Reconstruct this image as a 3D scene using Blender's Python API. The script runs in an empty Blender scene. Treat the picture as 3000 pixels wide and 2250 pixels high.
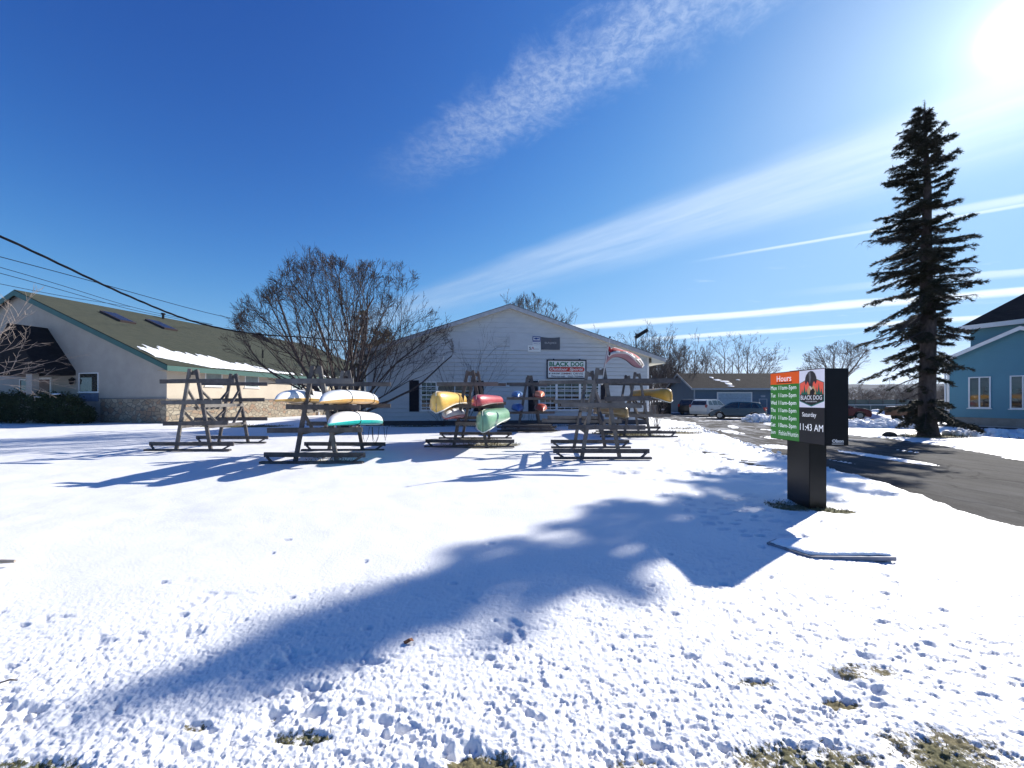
import bpy, bmesh, math, random
import numpy as np
from mathutils import Vector, Matrix, noise as mnoise

R = math.radians
scene = bpy.context.scene
COL = scene.collection
random.seed(7)

# ------------------------------------------------------------------ camera
CAMZ = 1.6
cam_d = bpy.data.cameras.new("Camera")
cam = bpy.data.objects.new("Camera", cam_d)
COL.objects.link(cam)
cam.location = (0, 0, CAMZ)
cam.rotation_euler = (R(90), 0, 0)
cam_d.sensor_width = 36.0
cam_d.sensor_fit = 'HORIZONTAL'
cam_d.lens = 36.0 * 1127 / 3000
cam_d.shift_y = 47 / 3000
cam_d.clip_start = 0.05
cam_d.clip_end = 9000
scene.camera = cam

# ------------------------------------------------------------------ sun, sky, exposure
SUN = Vector((1.385, 1.035, 1.0)).normalized()
SUN_EL = math.asin(SUN.z)
SUN_AZ = math.atan2(SUN.x, SUN.y)
sd = bpy.data.lights.new("Sun", 'SUN')
sd.energy = 5.0
sd.angle = R(0.5)
sd.color = (1.0, 0.95, 0.87)
so = bpy.data.objects.new("Sun", sd)
so.rotation_euler = SUN.to_track_quat('Z', 'Y').to_euler()
so.location = (40, 30, 40)
COL.objects.link(so)

scene.view_settings.view_transform = 'Standard'
scene.view_settings.look = 'None'
scene.view_settings.gamma = 1.0
scene.view_settings.exposure = 0.75
scene.view_settings.use_curve_mapping = False
scene.cycles.max_bounces = 8
scene.cycles.transparent_max_bounces = 16
scene.cycles.volume_bounces = 0

SKY_STRENGTH = 0.06
world = bpy.data.worlds.new("World")
scene.world = world
world.use_nodes = True
wn = world.node_tree
wn.nodes.clear()


class N:
    """small helper around a node tree: every call returns an output socket"""
    def __init__(s, nt):
        s.nt = nt

    def new(s, t, **kw):
        n = s.nt.nodes.new(t)
        for k, v in kw.items():
            setattr(n, k, v)
        return n

    def put(s, sock, v):
        if isinstance(v, (int, float)):
            sock.default_value = v
        elif isinstance(v, (tuple, list, Vector)):
            v = tuple(v)
            if len(sock.default_value) == 4 and len(v) == 3:
                v = v + (1,)
            sock.default_value = v
        else:
            s.nt.links.new(v, sock)

    def math(s, op, a, b=0.0, c=0.0, clamp=False):
        n = s.new('ShaderNodeMath', operation=op, use_clamp=clamp)
        s.put(n.inputs[0], a); s.put(n.inputs[1], b); s.put(n.inputs[2], c)
        return n.outputs[0]

    def vmath(s, op, a, b=(0, 0, 0)):
        n = s.new('ShaderNodeVectorMath', operation=op)
        s.put(n.inputs[0], a); s.put(n.inputs[1], b)
        return n.outputs['Value'] if op in ('DOT_PRODUCT', 'LENGTH') else n.outputs[0]

    def smooth(s, v, a, b, lo=0.0, hi=1.0):
        n = s.new('ShaderNodeMapRange', interpolation_type='SMOOTHSTEP')
        s.put(n.inputs[0], v); s.put(n.inputs[1], a); s.put(n.inputs[2], b)
        s.put(n.inputs[3], lo); s.put(n.inputs[4], hi)
        return n.outputs[0]

    def noise(s, vec, scale, detail=4, rough=0.5, dist=0.0):
        n = s.new('ShaderNodeTexNoise')
        s.put(n.inputs['Vector'], vec)
        n.inputs['Scale'].default_value = scale
        n.inputs['Detail'].default_value = detail
        n.inputs['Roughness'].default_value = rough
        n.inputs['Distortion'].default_value = dist
        return n.outputs[0]

    def mix(s, f, a, b, blend='MIX'):
        n = s.new('ShaderNodeMix', data_type='RGBA', blend_type=blend)
        s.put(n.inputs['Factor'], f)
        s.put(n.inputs[6], a); s.put(n.inputs[7], b)
        return n.outputs[2]

    def comb(s, x, y, z=0.0):
        n = s.new('ShaderNodeCombineXYZ')
        s.put(n.inputs[0], x); s.put(n.inputs[1], y); s.put(n.inputs[2], z)
        return n.outputs[0]

    def sep(s, v):
        n = s.new('ShaderNodeSeparateXYZ')
        s.put(n.inputs[0], v)
        return n.outputs


KR, KG, KB = .225, .50, 1.25


def build_sky():
    g = N(wn)
    tc = g.new('ShaderNodeTexCoord').outputs['Generated']
    sky = g.new('ShaderNodeTexSky', sky_type='NISHITA')
    sky.sun_disc = False
    sky.sun_elevation = SUN_EL
    sky.sun_rotation = SUN_AZ
    sky.altitude = 100
    sky.air_density = 1.0
    sky.dust_density = 0.25
    sky.ozone_density = 2.0
    r_, g_, b_ = g.sep(sky.outputs[0])
    def curve(c, k, p, M):
        o = g.math('MULTIPLY', g.math('POWER', c, p), k)
        return g.math('DIVIDE', o, g.math('SQRT', g.math('ADD', g.math('POWER', g.math('DIVIDE', o, M), 2.0), 1.0)))
    # deep winter blue: a camera-like response on the clear sky
    base = g.comb(curve(r_, KR, 2.3, 3.2), curve(g_, KG, 1.8, 6.4), curve(b_, KB, 1.3, 11.0))
    d = g.vmath('NORMALIZE', tc)
    x, y, z = g.sep(d)
    zc = g.math('MAXIMUM', z, 0.03)
    px = g.math('DIVIDE', x, zc)
    py = g.math('DIVIDE', y, zc)
    P = g.comb(px, py)
    up = g.smooth(z, 0.0, 0.03)

    def along(nx, ny):           # distance from origin across a band with unit normal (nx,ny), and along it
        a = g.math('ADD', g.math('MULTIPLY', px, nx), g.math('MULTIPLY', py, ny))
        b = g.math('ADD', g.math('MULTIPLY', px, ny), g.math('MULTIPLY', py, -nx))
        return a, b

    def band(a, lo0, lo1, hi0, hi1):
        return g.math('MULTIPLY', g.smooth(a, lo0, lo1), g.smooth(a, hi0, hi1, 1.0, 0.0))

    # wide veil running up to the right
    a, b = along(0.7071, 0.7071)
    wob = g.math('MULTIPLY', g.math('SUBTRACT', g.noise(P, 0.9, 3), 0.5), 0.25)
    aw = g.math('ADD', a, wob)
    m1 = band(aw, 1.78, 2.02, 2.2, 2.8)
    st = g.noise(g.comb(g.math('MULTIPLY', a, 4.0), g.math('MULTIPLY', b, 0.6)), 1.6, 5, 0.6)
    m1 = g.math('MULTIPLY', m1, g.smooth(st, 0.2, 0.75, 0.35, 1.0))
    m1 = g.math('MULTIPLY', m1, g.smooth(b, -2.9, -0.3, 0.30, 0.50))
    # rippled cirrus patch
    a, b = along(0.62, 0.785)
    n1 = g.noise(P, 7.0, 9, 0.7, 0.8)
    n2 = g.noise(P, 30.0, 6, 0.7, 0.4)
    wv = g.math('ADD', a, g.math('MULTIPLY', g.math('SUBTRACT', n1, 0.5), 0.28))
    m2 = band(wv, 0.85, 1.02, 1.05, 1.24)
    m2 = g.math('MULTIPLY', m2, g.smooth(n2, 0.3, 0.72, 0.25, 1.0))
    m2 = g.math('MULTIPLY', m2, g.smooth(b, -1.7, -0.75, 0.0, 0.36))
    # contrails and low streaks
    nn = math.hypot(0.465, 1)
    a, b = along(0.465 / nn, 1 / nn)
    fr = g.noise(g.comb(g.math('MULTIPLY', a, 2.0), g.math('MULTIPLY', b, 0.8)), 1.3, 5, 0.6)
    aj = g.math('ADD', a, g.math('MULTIPLY', g.math('SUBTRACT', fr, 0.5), 0.35))
    c1 = g.math('MULTIPLY', band(aj, 4.93, 5.08, 5.22, 5.5), g.smooth(b, -4.6, -2.0, 0.15, 1.0))
    c2 = g.math('MULTIPLY', band(aj, 6.35, 6.55, 6.7, 7.0), g.smooth(b, -1.2, 0.2, 0.0, 0.9))
    c3 = g.math('MULTIPLY', band(aj, 4.2, 4.3, 4.35, 4.6), g.smooth(b, 0.6, 2.6, 0.0, 0.6))
    lowst = g.math('MULTIPLY', g.smooth(fr, 0.52, 0.75), band(a, 5.0, 6.5, 11.0, 16.0))
    lowst = g.math('MULTIPLY', lowst, g.smooth(b, -4.0, 1.0, 0.0, 0.55))
    nn = math.hypot(0.62, 1)
    a, b = along(0.62 / nn, 1 / nn)
    aj2 = g.math('ADD', a, g.math('MULTIPLY', g.math('SUBTRACT', fr, 0.5), 0.06))
    c4 = g.math('MULTIPLY', band(aj2, 3.015, 3.04, 3.055, 3.10), g.smooth(b, -0.45, 0.3, 0.0, 0.6))
    c5 = g.math('MULTIPLY', band(aj2, 2.86, 2.93, 2.96, 3.08), g.smooth(b, 0.3, 1.2, 0.0, 0.55))
    # small wisps
    w = g.noise(g.comb(g.math('MULTIPLY', px, 0.9), g.math('MULTIPLY', py, 2.6)), 1.7, 7, 0.65, 0.5)
    wm = g.math('MULTIPLY', g.smooth(w, 0.60, 0.78), band(py, 2.4, 3.2, 5.0, 6.5))
    wm = g.math('MULTIPLY', wm, g.smooth(px, 0.6, 2.0, 0.0, 0.5))

    dens = m1
    for m in (m2, c1, c2, c3, c4, c5, lowst, wm):
        dens = g.math('MAXIMUM', dens, m)
    # white sky low over the hills towards the sun
    sdot = g.vmath('DOT_PRODUCT', d, tuple(SUN))
    hz = g.math('MULTIPLY', g.smooth(z, 0.015, 0.13, 1.0, 0.0), g.smooth(sdot, 0.35, 0.9, 0.12, 0.9))
    dens = g.math('MAXIMUM', dens, hz)
    dens = g.math('MULTIPLY', dens, up, clamp=True)
    lit = g.smooth(sdot, 0.3, 1.0, 0.9, 1.25)
    cl = g.vmath('SCALE', (7.6, 8.6, 9.8))
    cl.node.inputs['Scale'].default_value = 1.0
    wn.links.new(lit, cl.node.inputs['Scale'])
    col = g.mix(dens, base, cl)
    # aureole round the sun
    ang = g.math('ARCCOSINE', g.math('MINIMUM', sdot, 0.99999))
    e1 = g.math('MULTIPLY', g.math('EXPONENT', g.math('MULTIPLY', g.math('POWER', g.math('DIVIDE', ang, 0.021), 2.0), -1.0)), 110.0)
    e2 = g.math('MULTIPLY', g.math('EXPONENT', g.math('MULTIPLY', ang, -8.0)), 4.0)
    e3 = g.math('MULTIPLY', g.math('EXPONENT', g.math('MULTIPLY', ang, -21.0)), 8.0)
    glow = g.math('ADD', g.math('ADD', e1, e3), e2)
    gv = g.vmath('SCALE', (1.0, 0.99, 0.96))
    wn.links.new(glow, gv.node.inputs['Scale'])
    col = g.vmath('ADD', col, gv)
    bg = g.new('ShaderNodeBackground')
    g.put(bg.inputs[0], col)
    bg.inputs[1].default_value = SKY_STRENGTH
    out = g.new('ShaderNodeOutputWorld')
    wn.links.new(bg.outputs[0], out.inputs[0])


build_sky()

# ------------------------------------------------------------------ materials
MATS = {}


def mat(name, color, rough=0.7, var=0.15, scale=4.0, bump=0.0, bscale=None, metal=0.0, emit=0.0, stretch=(1, 1, 1),
        color2=None, thr=None, coat=0.0, spec=None, trans=0.0):
    if name in MATS:
        return MATS[name]
    m = bpy.data.materials.new(name)
    m.use_nodes = True
    nt = m.node_tree
    g = N(nt)
    b = nt.nodes['Principled BSDF']
    b.inputs['Roughness'].default_value = rough
    b.inputs['Metallic'].default_value = metal
    if spec is not None:
        b.inputs['Specular IOR Level'].default_value = spec
    if coat:
        b.inputs['Coat Weight'].default_value = coat
        b.inputs['Coat Roughness'].default_value = 0.08
    if trans:
        b.inputs['Transmission Weight'].default_value = trans
    tc = g.new('ShaderNodeTexCoord').outputs['Object']
    mp = g.new('ShaderNodeMapping')
    mp.inputs['Scale'].default_value = stretch
    g.put(mp.inputs[0], tc)
    nz = g.noise(mp.outputs[0], scale, 5, 0.6)
    c1 = tuple(min(1, c * (1 - var)) for c in color)
    c2 = tuple(min(1, c * (1 + var)) for c in color) if color2 is None else color2
    f = nz if thr is None else g.smooth(nz, thr[0], thr[1])
    if thr is None:
        f = g.smooth(nz, 0.25, 0.75)
    col = g.mix(f, c1, c2)
    g.put(b.inputs['Base Color'], col)
    if emit:
        g.put(b.inputs['Emission Color'], col)
        b.inputs['Emission Strength'].default_value = emit
    if bump:
        bn = g.new('ShaderNodeBump')
        bn.inputs['Strength'].default_value = 1.0
        bn.inputs['Distance'].default_value = bump
        g.put(bn.inputs['Height'], g.noise(mp.outputs[0], bscale or scale * 4, 4, 0.6))
        nt.links.new(bn.outputs[0], b.inputs['Normal'])
    MATS[name] = m
    return m


def mat_glass(name, tint=(0.02, 0.025, 0.03)):
    m = mat(name, tint, rough=0.04, var=0.3, scale=0.8, spec=0.8)
    return m


def mat_stone():
    m = bpy.data.materials.new('stone_veneer'); m.use_nodes = True
    nt = m.node_tree; g = N(nt); b = nt.nodes['Principled BSDF']
    tc = g.new('ShaderNodeTexCoord').outputs['Object']
    ds = g.vmath('ADD', tc, g.vmath('SCALE', g.new('ShaderNodeTexNoise').outputs[1]))
    mp = g.new('ShaderNodeMapping'); mp.inputs['Scale'].default_value = (2.6, 2.6, 3.6); g.put(mp.inputs[0], tc)
    vo = g.new('ShaderNodeTexVoronoi', feature='DISTANCE_TO_EDGE'); g.put(vo.inputs['Vector'], mp.outputs[0]); vo.inputs['Scale'].default_value = 1.0
    vc = g.new('ShaderNodeTexVoronoi', feature='F1'); g.put(vc.inputs['Vector'], mp.outputs[0]); vc.inputs['Scale'].default_value = 1.0
    s = g.sep(vc.outputs['Color'])
    c = g.mix(s[0], (0.25, 0.20, 0.14), (0.42, 0.37, 0.28))
    c = g.mix(g.smooth(s[1], 0.6, 0.9), c, (0.30, 0.19, 0.12))
    c = g.mix(g.math('MULTIPLY', g.noise(tc, 14, 5), 0.5), c, (0.2, 0.17, 0.13))
    j = g.smooth(vo.outputs['Distance'], 0.015, 0.06)
    c = g.mix(j, (0.13, 0.12, 0.105), c)
    g.put(b.inputs['Base Color'], c)
    b.inputs['Roughness'].default_value = 0.9
    bn = g.new('ShaderNodeBump'); bn.inputs['Distance'].default_value = 0.03
    g.put(bn.inputs['Height'], g.math('ADD', j, g.math('MULTIPLY', g.noise(tc, 18, 4), 0.4)))
    nt.links.new(bn.outputs[0], b.inputs['Normal'])
    return m


def mat_shingle(name, c1, c2, moss=None):
    m = bpy.data.materials.new(name); m.use_nodes = True
    nt = m.node_tree; g = N(nt); b = nt.nodes['Principled BSDF']
    uv = g.new('ShaderNodeTexCoord').outputs['UV']
    br = g.new('ShaderNodeTexBrick'); g.put(br.inputs['Vector'], uv)
    br.inputs['Scale'].default_value = 1.0
    br.inputs['Brick Width'].default_value = 0.32
    br.inputs['Row Height'].default_value = 0.14
    br.inputs['Mortar Size'].default_value = 0.006
    br.inputs['Color1'].default_value = (*c1, 1); br.inputs['Color2'].default_value = (*c2, 1)
    br.inputs['Mortar'].default_value = tuple(v * 0.45 for v in c1) + (1,)
    tc = g.new('ShaderNodeTexCoord').outputs['Object']
    nz = g.noise(tc, 1.3, 6, 0.65)
    c = g.mix(g.smooth(nz, 0.35, 0.7, 0.0, 0.6), br.outputs['Color'], moss or c2)
    c = g.mix(g.math('MULTIPLY', g.noise(tc, 40, 3), 0.45), c, tuple(v * 0.4 for v in c1))
    g.put(b.inputs['Base Color'], c)
    b.inputs['Roughness'].default_value = 0.95
    b.inputs['Specular IOR Level'].default_value = 0.05
    bn = g.new('ShaderNodeBump'); bn.inputs['Distance'].default_value = 0.01
    g.put(bn.inputs['Height'], g.math('ADD', br.outputs['Fac'], g.noise(tc, 60, 3)))
    bn.invert = True
    nt.links.new(bn.outputs[0], b.inputs['Normal'])
    return m


def mat_snow():
    m = bpy.data.materials.new('snow_crust'); m.use_nodes = True
    nt = m.node_tree; g = N(nt); b = nt.nodes['Principled BSDF']
    tc = g.new('ShaderNodeTexCoord').outputs['Object']
    at = g.new('ShaderNodeAttribute'); at.attribute_name = 'bare'
    n1 = g.noise(tc, 9, 5, 0.7)
    n2 = g.noise(tc, 60, 4, 0.7)
    n3 = g.noise(tc, 1.2, 4)
    snow = g.mix(g.smooth(n3, 0.3, 0.75), (0.80, 0.80, 0.80), (0.75, 0.755, 0.765))
    snow = g.mix(g.smooth(n2, 0.62, 0.82, 0.0, 0.25), snow, (0.55, 0.56, 0.58))
    gr = g.mix(g.smooth(n2, 0.3, 0.7), (0.10, 0.085, 0.04), (0.20, 0.17, 0.09))
    gr = g.mix(g.smooth(n3, 0.45, 0.6, 0.0, 0.6), gr, (0.07, 0.085, 0.03))
    w = g.math('ADD', at.outputs['Fac'], g.math('ADD', g.math('MULTIPLY', g.math('SUBTRACT', n1, 0.5), 0.9),
                                               g.math('MULTIPLY', g.math('SUBTRACT', n2, 0.5), 0.8)))
    f = g.smooth(w, 0.42, 0.58)
    g.put(b.inputs['Base Color'], g.mix(f, snow, gr))
    g.put(b.inputs['Roughness'], g.smooth(f, 0, 1, 0.55, 0.95))
    b.inputs['Specular IOR Level'].default_value = 0.35
    bn = g.new('ShaderNodeBump'); bn.inputs['Distance'].default_value = 0.012
    g.put(bn.inputs['Height'], g.math('ADD', g.noise(tc, 35, 5, 0.7), g.math('MULTIPLY', n2, 0.4)))
    bn.inputs['Strength'].default_value = 0.45
    nt.links.new(bn.outputs[0], b.inputs['Normal'])
    return m


def mat_asphalt():
    m = bpy.data.materials.new('asphalt'); m.use_nodes = True
    nt = m.node_tree; g = N(nt); b = nt.nodes['Principled BSDF']
    tc = g.new('ShaderNodeTexCoord').outputs['Object']
    mp = g.new('ShaderNodeMapping'); mp.inputs['Scale'].default_value = (1.0, 0.22, 1); g.put(mp.inputs[0], tc)
    st = g.noise(mp.outputs[0], 1.6, 6, 0.65)
    c = g.mix(g.smooth(st, 0.3, 0.7), (0.045, 0.043, 0.042), (0.078, 0.075, 0.070))
    c = g.mix(g.smooth(g.noise(tc, 90, 3), 0.5, 0.75, 0, 0.5), c, (0.2, 0.19, 0.18))
    vo = g.new('ShaderNodeTexVoronoi', feature='DISTANCE_TO_EDGE')
    g.put(vo.inputs['Vector'], g.vmath('ADD', tc, g.comb(g.noise(tc, 1.5, 4), g.noise(tc, 1.9, 4))))
    vo.inputs['Scale'].default_value = 0.33
    c = g.mix(g.smooth(vo.outputs['Distance'], 0.0, 0.012, 0.8, 0.0), c, (0.02, 0.02, 0.02))
    # salt and packed snow left on the tarmac further back
    y = g.sep(tc)[1]
    sl = g.math('MULTIPLY', g.smooth(g.noise(mp.outputs[0], 2.4, 7, 0.7), 0.47, 0.62), g.smooth(y, 11.0, 19.0, 0.03, 0.42))
    c = g.mix(sl, c, (0.72, 0.74, 0.78))
    g.put(b.inputs['Base Color'], c)
    b.inputs['Roughness'].default_value = 0.95
    b.inputs['Specular IOR Level'].default_value = 0.08
    bn = g.new('ShaderNodeBump'); bn.inputs['Distance'].default_value = 0.006
    g.put(bn.inputs['Height'], g.noise(tc, 120, 3))
    nt.links.new(bn.outputs[0], b.inputs['Normal'])
    return m


M_SNOW = mat_snow()
M_ASPH = mat_asphalt()
M_STONE = mat_stone()
M_WOOD = mat('weathered_timber', (0.085, 0.077, 0.077), 0.85, 0.35, 3, 0.004, 30, stretch=(2, 2, 2))
M_WOOD2 = mat('grey_timber', (0.135, 0.125, 0.118), 0.85, 0.35, 3, 0.004, 30)
M_BARK = mat('dark_bark', (0.050, 0.036, 0.033), 0.9, 0.4, 12, 0.004, 40)
M_BARK2 = mat('grey_bark', (0.105, 0.08, 0.068), 0.9, 0.35, 6, 0.01, 20)
M_BARK3 = mat('pale_bark', (0.30, 0.24, 0.20), 0.85, 0.3, 12)
M_SPBARK = mat('spruce_bark', (0.065, 0.050, 0.047), 0.95, 0.4, 9, 0.02, 24, stretch=(1, 1, .4))
M_NEEDLE = mat('spruce_needles', (0.042, 0.058, 0.030), 0.8, 0.5, 2.5, color2=(0.075, 0.060, 0.035), spec=0.2)
M_HEDGE = mat('hedge_leaves', (0.030, 0.045, 0.018), 0.7, 0.5, 3, spec=0.25)
M_SIDING = mat('white_siding', (0.50, 0.53, 0.55), 0.6, 0.06, 1.5, stretch=(1, 1, 3))
M_TRIM = mat('white_trim', (0.75, 0.75, 0.74), 0.5, 0.05, 3)
M_CREAM = mat('cream_soffit', (0.66, 0.62, 0.50), 0.6, 0.06, 3)
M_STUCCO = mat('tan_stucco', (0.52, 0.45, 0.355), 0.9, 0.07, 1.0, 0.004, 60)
M_STUCCO_SHADE = mat('tan_stucco_shaded', (0.36, 0.325, 0.285), 0.9, 0.08, 1.0, 0.004, 60)  # the tan stucco again, with the front's shade put into the colour
M_GREENTRIM = mat('green_trim', (0.022, 0.09, 0.078), 0.5, 0.1, 2)
M_ROOFG = mat_shingle('green_shingles', (0.060, 0.068, 0.056), (0.078, 0.086, 0.068), (0.082, 0.086, 0.064))
M_ROOFS = mat_shingle('grey_shingles', (0.19, 0.20, 0.21), (0.24, 0.25, 0.26))
M_ROOFD = mat_shingle('dark_shingles', (0.055, 0.05, 0.047), (0.075, 0.068, 0.062))
M_ROOFB = mat_shingle('black_shingles', (0.02, 0.02, 0.024), (0.03, 0.03, 0.034))
M_BLUEG = mat('blue_siding', (0.075, 0.135, 0.20), 0.6, 0.06, 1.0)
M_BLUEH = mat('light_blue_siding', (0.09, 0.25, 0.32), 0.6, 0.05, 1.0)
M_CONC = mat('concrete', (0.26, 0.245, 0.22), 0.9, 0.15, 3, 0.004)
M_BLACK = mat('black_metal', (0.006, 0.006, 0.008), 0.45, 0.2, 3, spec=.18)
M_DARK = mat('dark_shutter', (0.010, 0.012, 0.022), 0.6, 0.15, 3, spec=.2)
M_GLASS = mat_glass('window_glass')
M_CURT = mat('pale_curtain', (0.33, 0.36, 0.33), 0.9, 0.2, 9, stretch=(6, 1, .3))
M_RUBBER = mat('tyre_rubber', (0.02, 0.02, 0.02), 0.85, 0.2, 10)
M_RIM = mat('wheel_rim', (0.32, 0.33, 0.35), 0.35, 0.1, 3, metal=0.8)
M_SNOWCAP = mat('lying_snow', (0.85, 0.87, 0.9), 0.6, 0.05, 5, 0.02, 18)
M_DGRASS = mat('dead_grass', (0.17, 0.14, 0.07), 0.9, 0.4, 3)
M_ROPE = mat('black_cord', (0.02, 0.02, 0.022), 0.7, 0.2, 5)
M_WIRE = mat('cable_sheath', (0.008, 0.009, 0.014), 0.9, 0.2, 5, spec=.1)

# ------------------------------------------------------------------ mesh helpers


class MB:
    def __init__(s):
        s.v = []; s.f = []; s.m = []; s.uv = {}

    def add(s, verts, faces, mi=0):
        o = len(s.v)
        s.v.extend([tuple(p) for p in verts])
        for f in faces:
            s.f.append(tuple(i + o for i in f)); s.m.append(mi)
        return o

    def box(s, c, size, rot=None, mi=0):
        hx, hy, hz = size[0] / 2, size[1] / 2, size[2] / 2
        pts = [Vector((x, y, z)) for x in (-hx, hx) for y in (-hy, hy) for z in (-hz, hz)]
        if rot is not None:
            pts = [rot @ p for p in pts]
        c = Vector(c)
        s.add([p + c for p in pts], [(0, 1, 3, 2), (4, 6, 7, 5), (0, 4, 5, 1), (2, 3, 7, 6), (0, 2, 6, 4), (1, 5, 7, 3)], mi)

    def lim(s, x0, x1, y0, y1, z0, z1, mi=0):
        s.box(((x0 + x1) / 2, (y0 + y1) / 2, (z0 + z1) / 2), (abs(x1 - x0), abs(y1 - y0), abs(z1 - z0)), None, mi)

    def beam(s, p0, p1, w, h, up=(0, 0, 1), mi=0):
        p0 = Vector(p0); p1 = Vector(p1)
        d = p1 - p0; L = d.length; d.normalize()
        up = Vector(up)
        side = d.cross(up)
        if side.length < 1e-4:
            side = d.cross(Vector((0, 1, 0)))
        side.normalize()
        u = side.cross(d)
        rot = Matrix((side, d, u)).transposed()
        s.box((p0 + p1) / 2, (w, L, h), rot, mi)

    def tube(s, pts, rad, n=6, cap=True, mi=0):
        pts = [Vector(p) for p in pts]
        if isinstance(rad, (int, float)):
            rad = [rad] * len(pts)
        vs = []; fs = []
        d0 = (pts[1] - pts[0]).normalized()
        ref = Vector((0, 0, 1)) if abs(d0.z) < 0.9 else Vector((1, 0, 0))
        a = d0.cross(ref).normalized()
        for i, p in enumerate(pts):
            if i == 0: d = pts[1] - pts[0]
            elif i == len(pts) - 1: d = pts[-1] - pts[-2]
            else: d = pts[i + 1] - pts[i - 1]
            if d.length < 1e-9: d = d0
            d = d.normalized()
            a = a - d * a.dot(d)
            if a.length < 1e-6: a = d.orthogonal()
            a.normalize(); b = d.cross(a)
            for k in range(n):
                t = 2 * math.pi * k / n
                vs.append(p + (a * math.cos(t) + b * math.sin(t)) * rad[i])
        for i in range(len(pts) - 1):
            for k in range(n):
                k2 = (k + 1) % n
                fs.append((i * n + k, i * n + k2, (i + 1) * n + k2, (i + 1) * n + k))
        if cap:
            fs.append(tuple(range(n))[::-1]); fs.append(tuple((len(pts) - 1) * n + k for k in range(n)))
        s.add(vs, fs, mi)

    def prism(s, poly, ex, ey, en, org, depth, mi=0):
        """poly (2d) in plane org+ex*x+ey*y, extruded along en by depth"""
        org = Vector(org); ex = Vector(ex); ey = Vector(ey); en = Vector(en)
        n = len(poly)
        a = [org + ex * p[0] + ey * p[1] for p in poly]
        b = [q + en * depth for q in a]
        fs = [tuple(range(n))[::-1], tuple(range(n, 2 * n))]
        for i in range(n):
            j = (i + 1) % n
            fs.append((i, j, n + j, n + i))
        s.add(a + b, fs, mi)

    def quad(s, a, b, c, d, mi=0):
        s.add([a, b, c, d], [(0, 1, 2, 3)], mi)

    def ball(s, c, r, seg=10, rings=6, mi=0, jit=0.0):
        vs = []; fs = []
        rx, ry, rz = (r, r, r) if isinstance(r, (int, float)) else r
        for i in range(rings + 1):
            ph = math.pi * i / rings
            for k in range(seg):
                th = 2 * math.pi * k / seg
                q = 1 + random.uniform(-jit, jit)
                vs.append((c[0] + rx * q * math.sin(ph) * math.cos(th), c[1] + ry * q * math.sin(ph) * math.sin(th), c[2] + rz * q * math.cos(ph)))
        for i in range(rings):
            for k in range(seg):
                k2 = (k + 1) % seg
                fs.append((i * seg + k, (i + 1) * seg + k, (i + 1) * seg + k2, i * seg + k2))
        s.add(vs, fs, mi)

    def build(s, name, mats, parent=None, world=False, smooth=False, bevel=0.0, fix=True, roofuv=False):
        if not isinstance(mats, (list, tuple)): mats = [mats]
        me = bpy.data.meshes.new(name)
        vs = s.v
        if parent is not None and world:
            inv = world_matrix(parent).inverted()
            vs = [tuple(inv @ Vector(p)) for p in vs]
        me.from_pydata(vs, [], s.f)
        for m in mats: me.materials.append(m)
        if len(mats) > 1:
            me.polygons.foreach_set('material_index', s.m)
        if fix or bevel:
            bm = bmesh.new(); bm.from_mesh(me)
            if fix and len(s.f) < 60000:
                bmesh.ops.remove_doubles(bm, verts=bm.verts, dist=1e-5)
                bmesh.ops.recalc_face_normals(bm, faces=bm.faces)
            if bevel:
                es = [e for e in bm.edges if len(e.link_faces) == 2 and e.calc_face_angle(0) > 0.5]
                bmesh.ops.bevel(bm, geom=es, offset=bevel, segments=2, affect='EDGES', clamp_overlap=True)
            bm.to_mesh(me); bm.free()
        if smooth:
            me.polygons.foreach_set('use_smooth', [True] * len(me.polygons))
        if roofuv:
            uvl = me.uv_layers.new(name='UVMap')
            for p in me.polygons:
                n = p.normal
                t = Vector((0, 0, 1)).cross(n)
                if t.length < 1e-3: t = Vector((1, 0, 0))
                t.normalize(); w = n.cross(t)
                for li in p.loop_indices:
                    q = me.vertices[me.loops[li].vertex_index].co
                    uvl.data[li].uv = (q.dot(t), q.dot(w))
        me.validate()
        o = bpy.data.objects.new(name, me)
        COL.objects.link(o)
        if parent is not None:
            o.parent = parent
        return o


def world_matrix(o):
    m = o.matrix_basis.copy() if False else Matrix.LocRotScale(o.location, o.rotation_euler, o.scale)
    return world_matrix(o.parent) @ m if o.parent else m


def tag(o, label=None, cat=None, group=None, kind=None):
    if label: o['label'] = label
    if cat: o['category'] = cat
    if group: o['group'] = group
    if kind: o['kind'] = kind
    return o


def thing(name, label, cat, loc=(0, 0, 0), rz=0.0, group=None):
    o = bpy.data.objects.new(name, None)
    o.empty_display_size = 0.2
    COL.objects.link(o)
    o.location = loc; o.rotation_euler = (0, 0, rz)
    return tag(o, label, cat, group)


def copy_tree(o, parent=None, loc=None, rz=None, label=None, scale=None):
    c = o.copy(); COL.objects.link(c); c.parent = parent
    if loc is not None: c.location = loc
    if rz is not None: c.rotation_euler = (0, 0, rz)
    if scale is not None: c.scale = scale
    if label: c['label'] = label
    for ch in list(o.children): copy_tree(ch, c)
    return c


def structure(o):
    o['kind'] = 'structure'
    return o


_txt = {}


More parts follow.
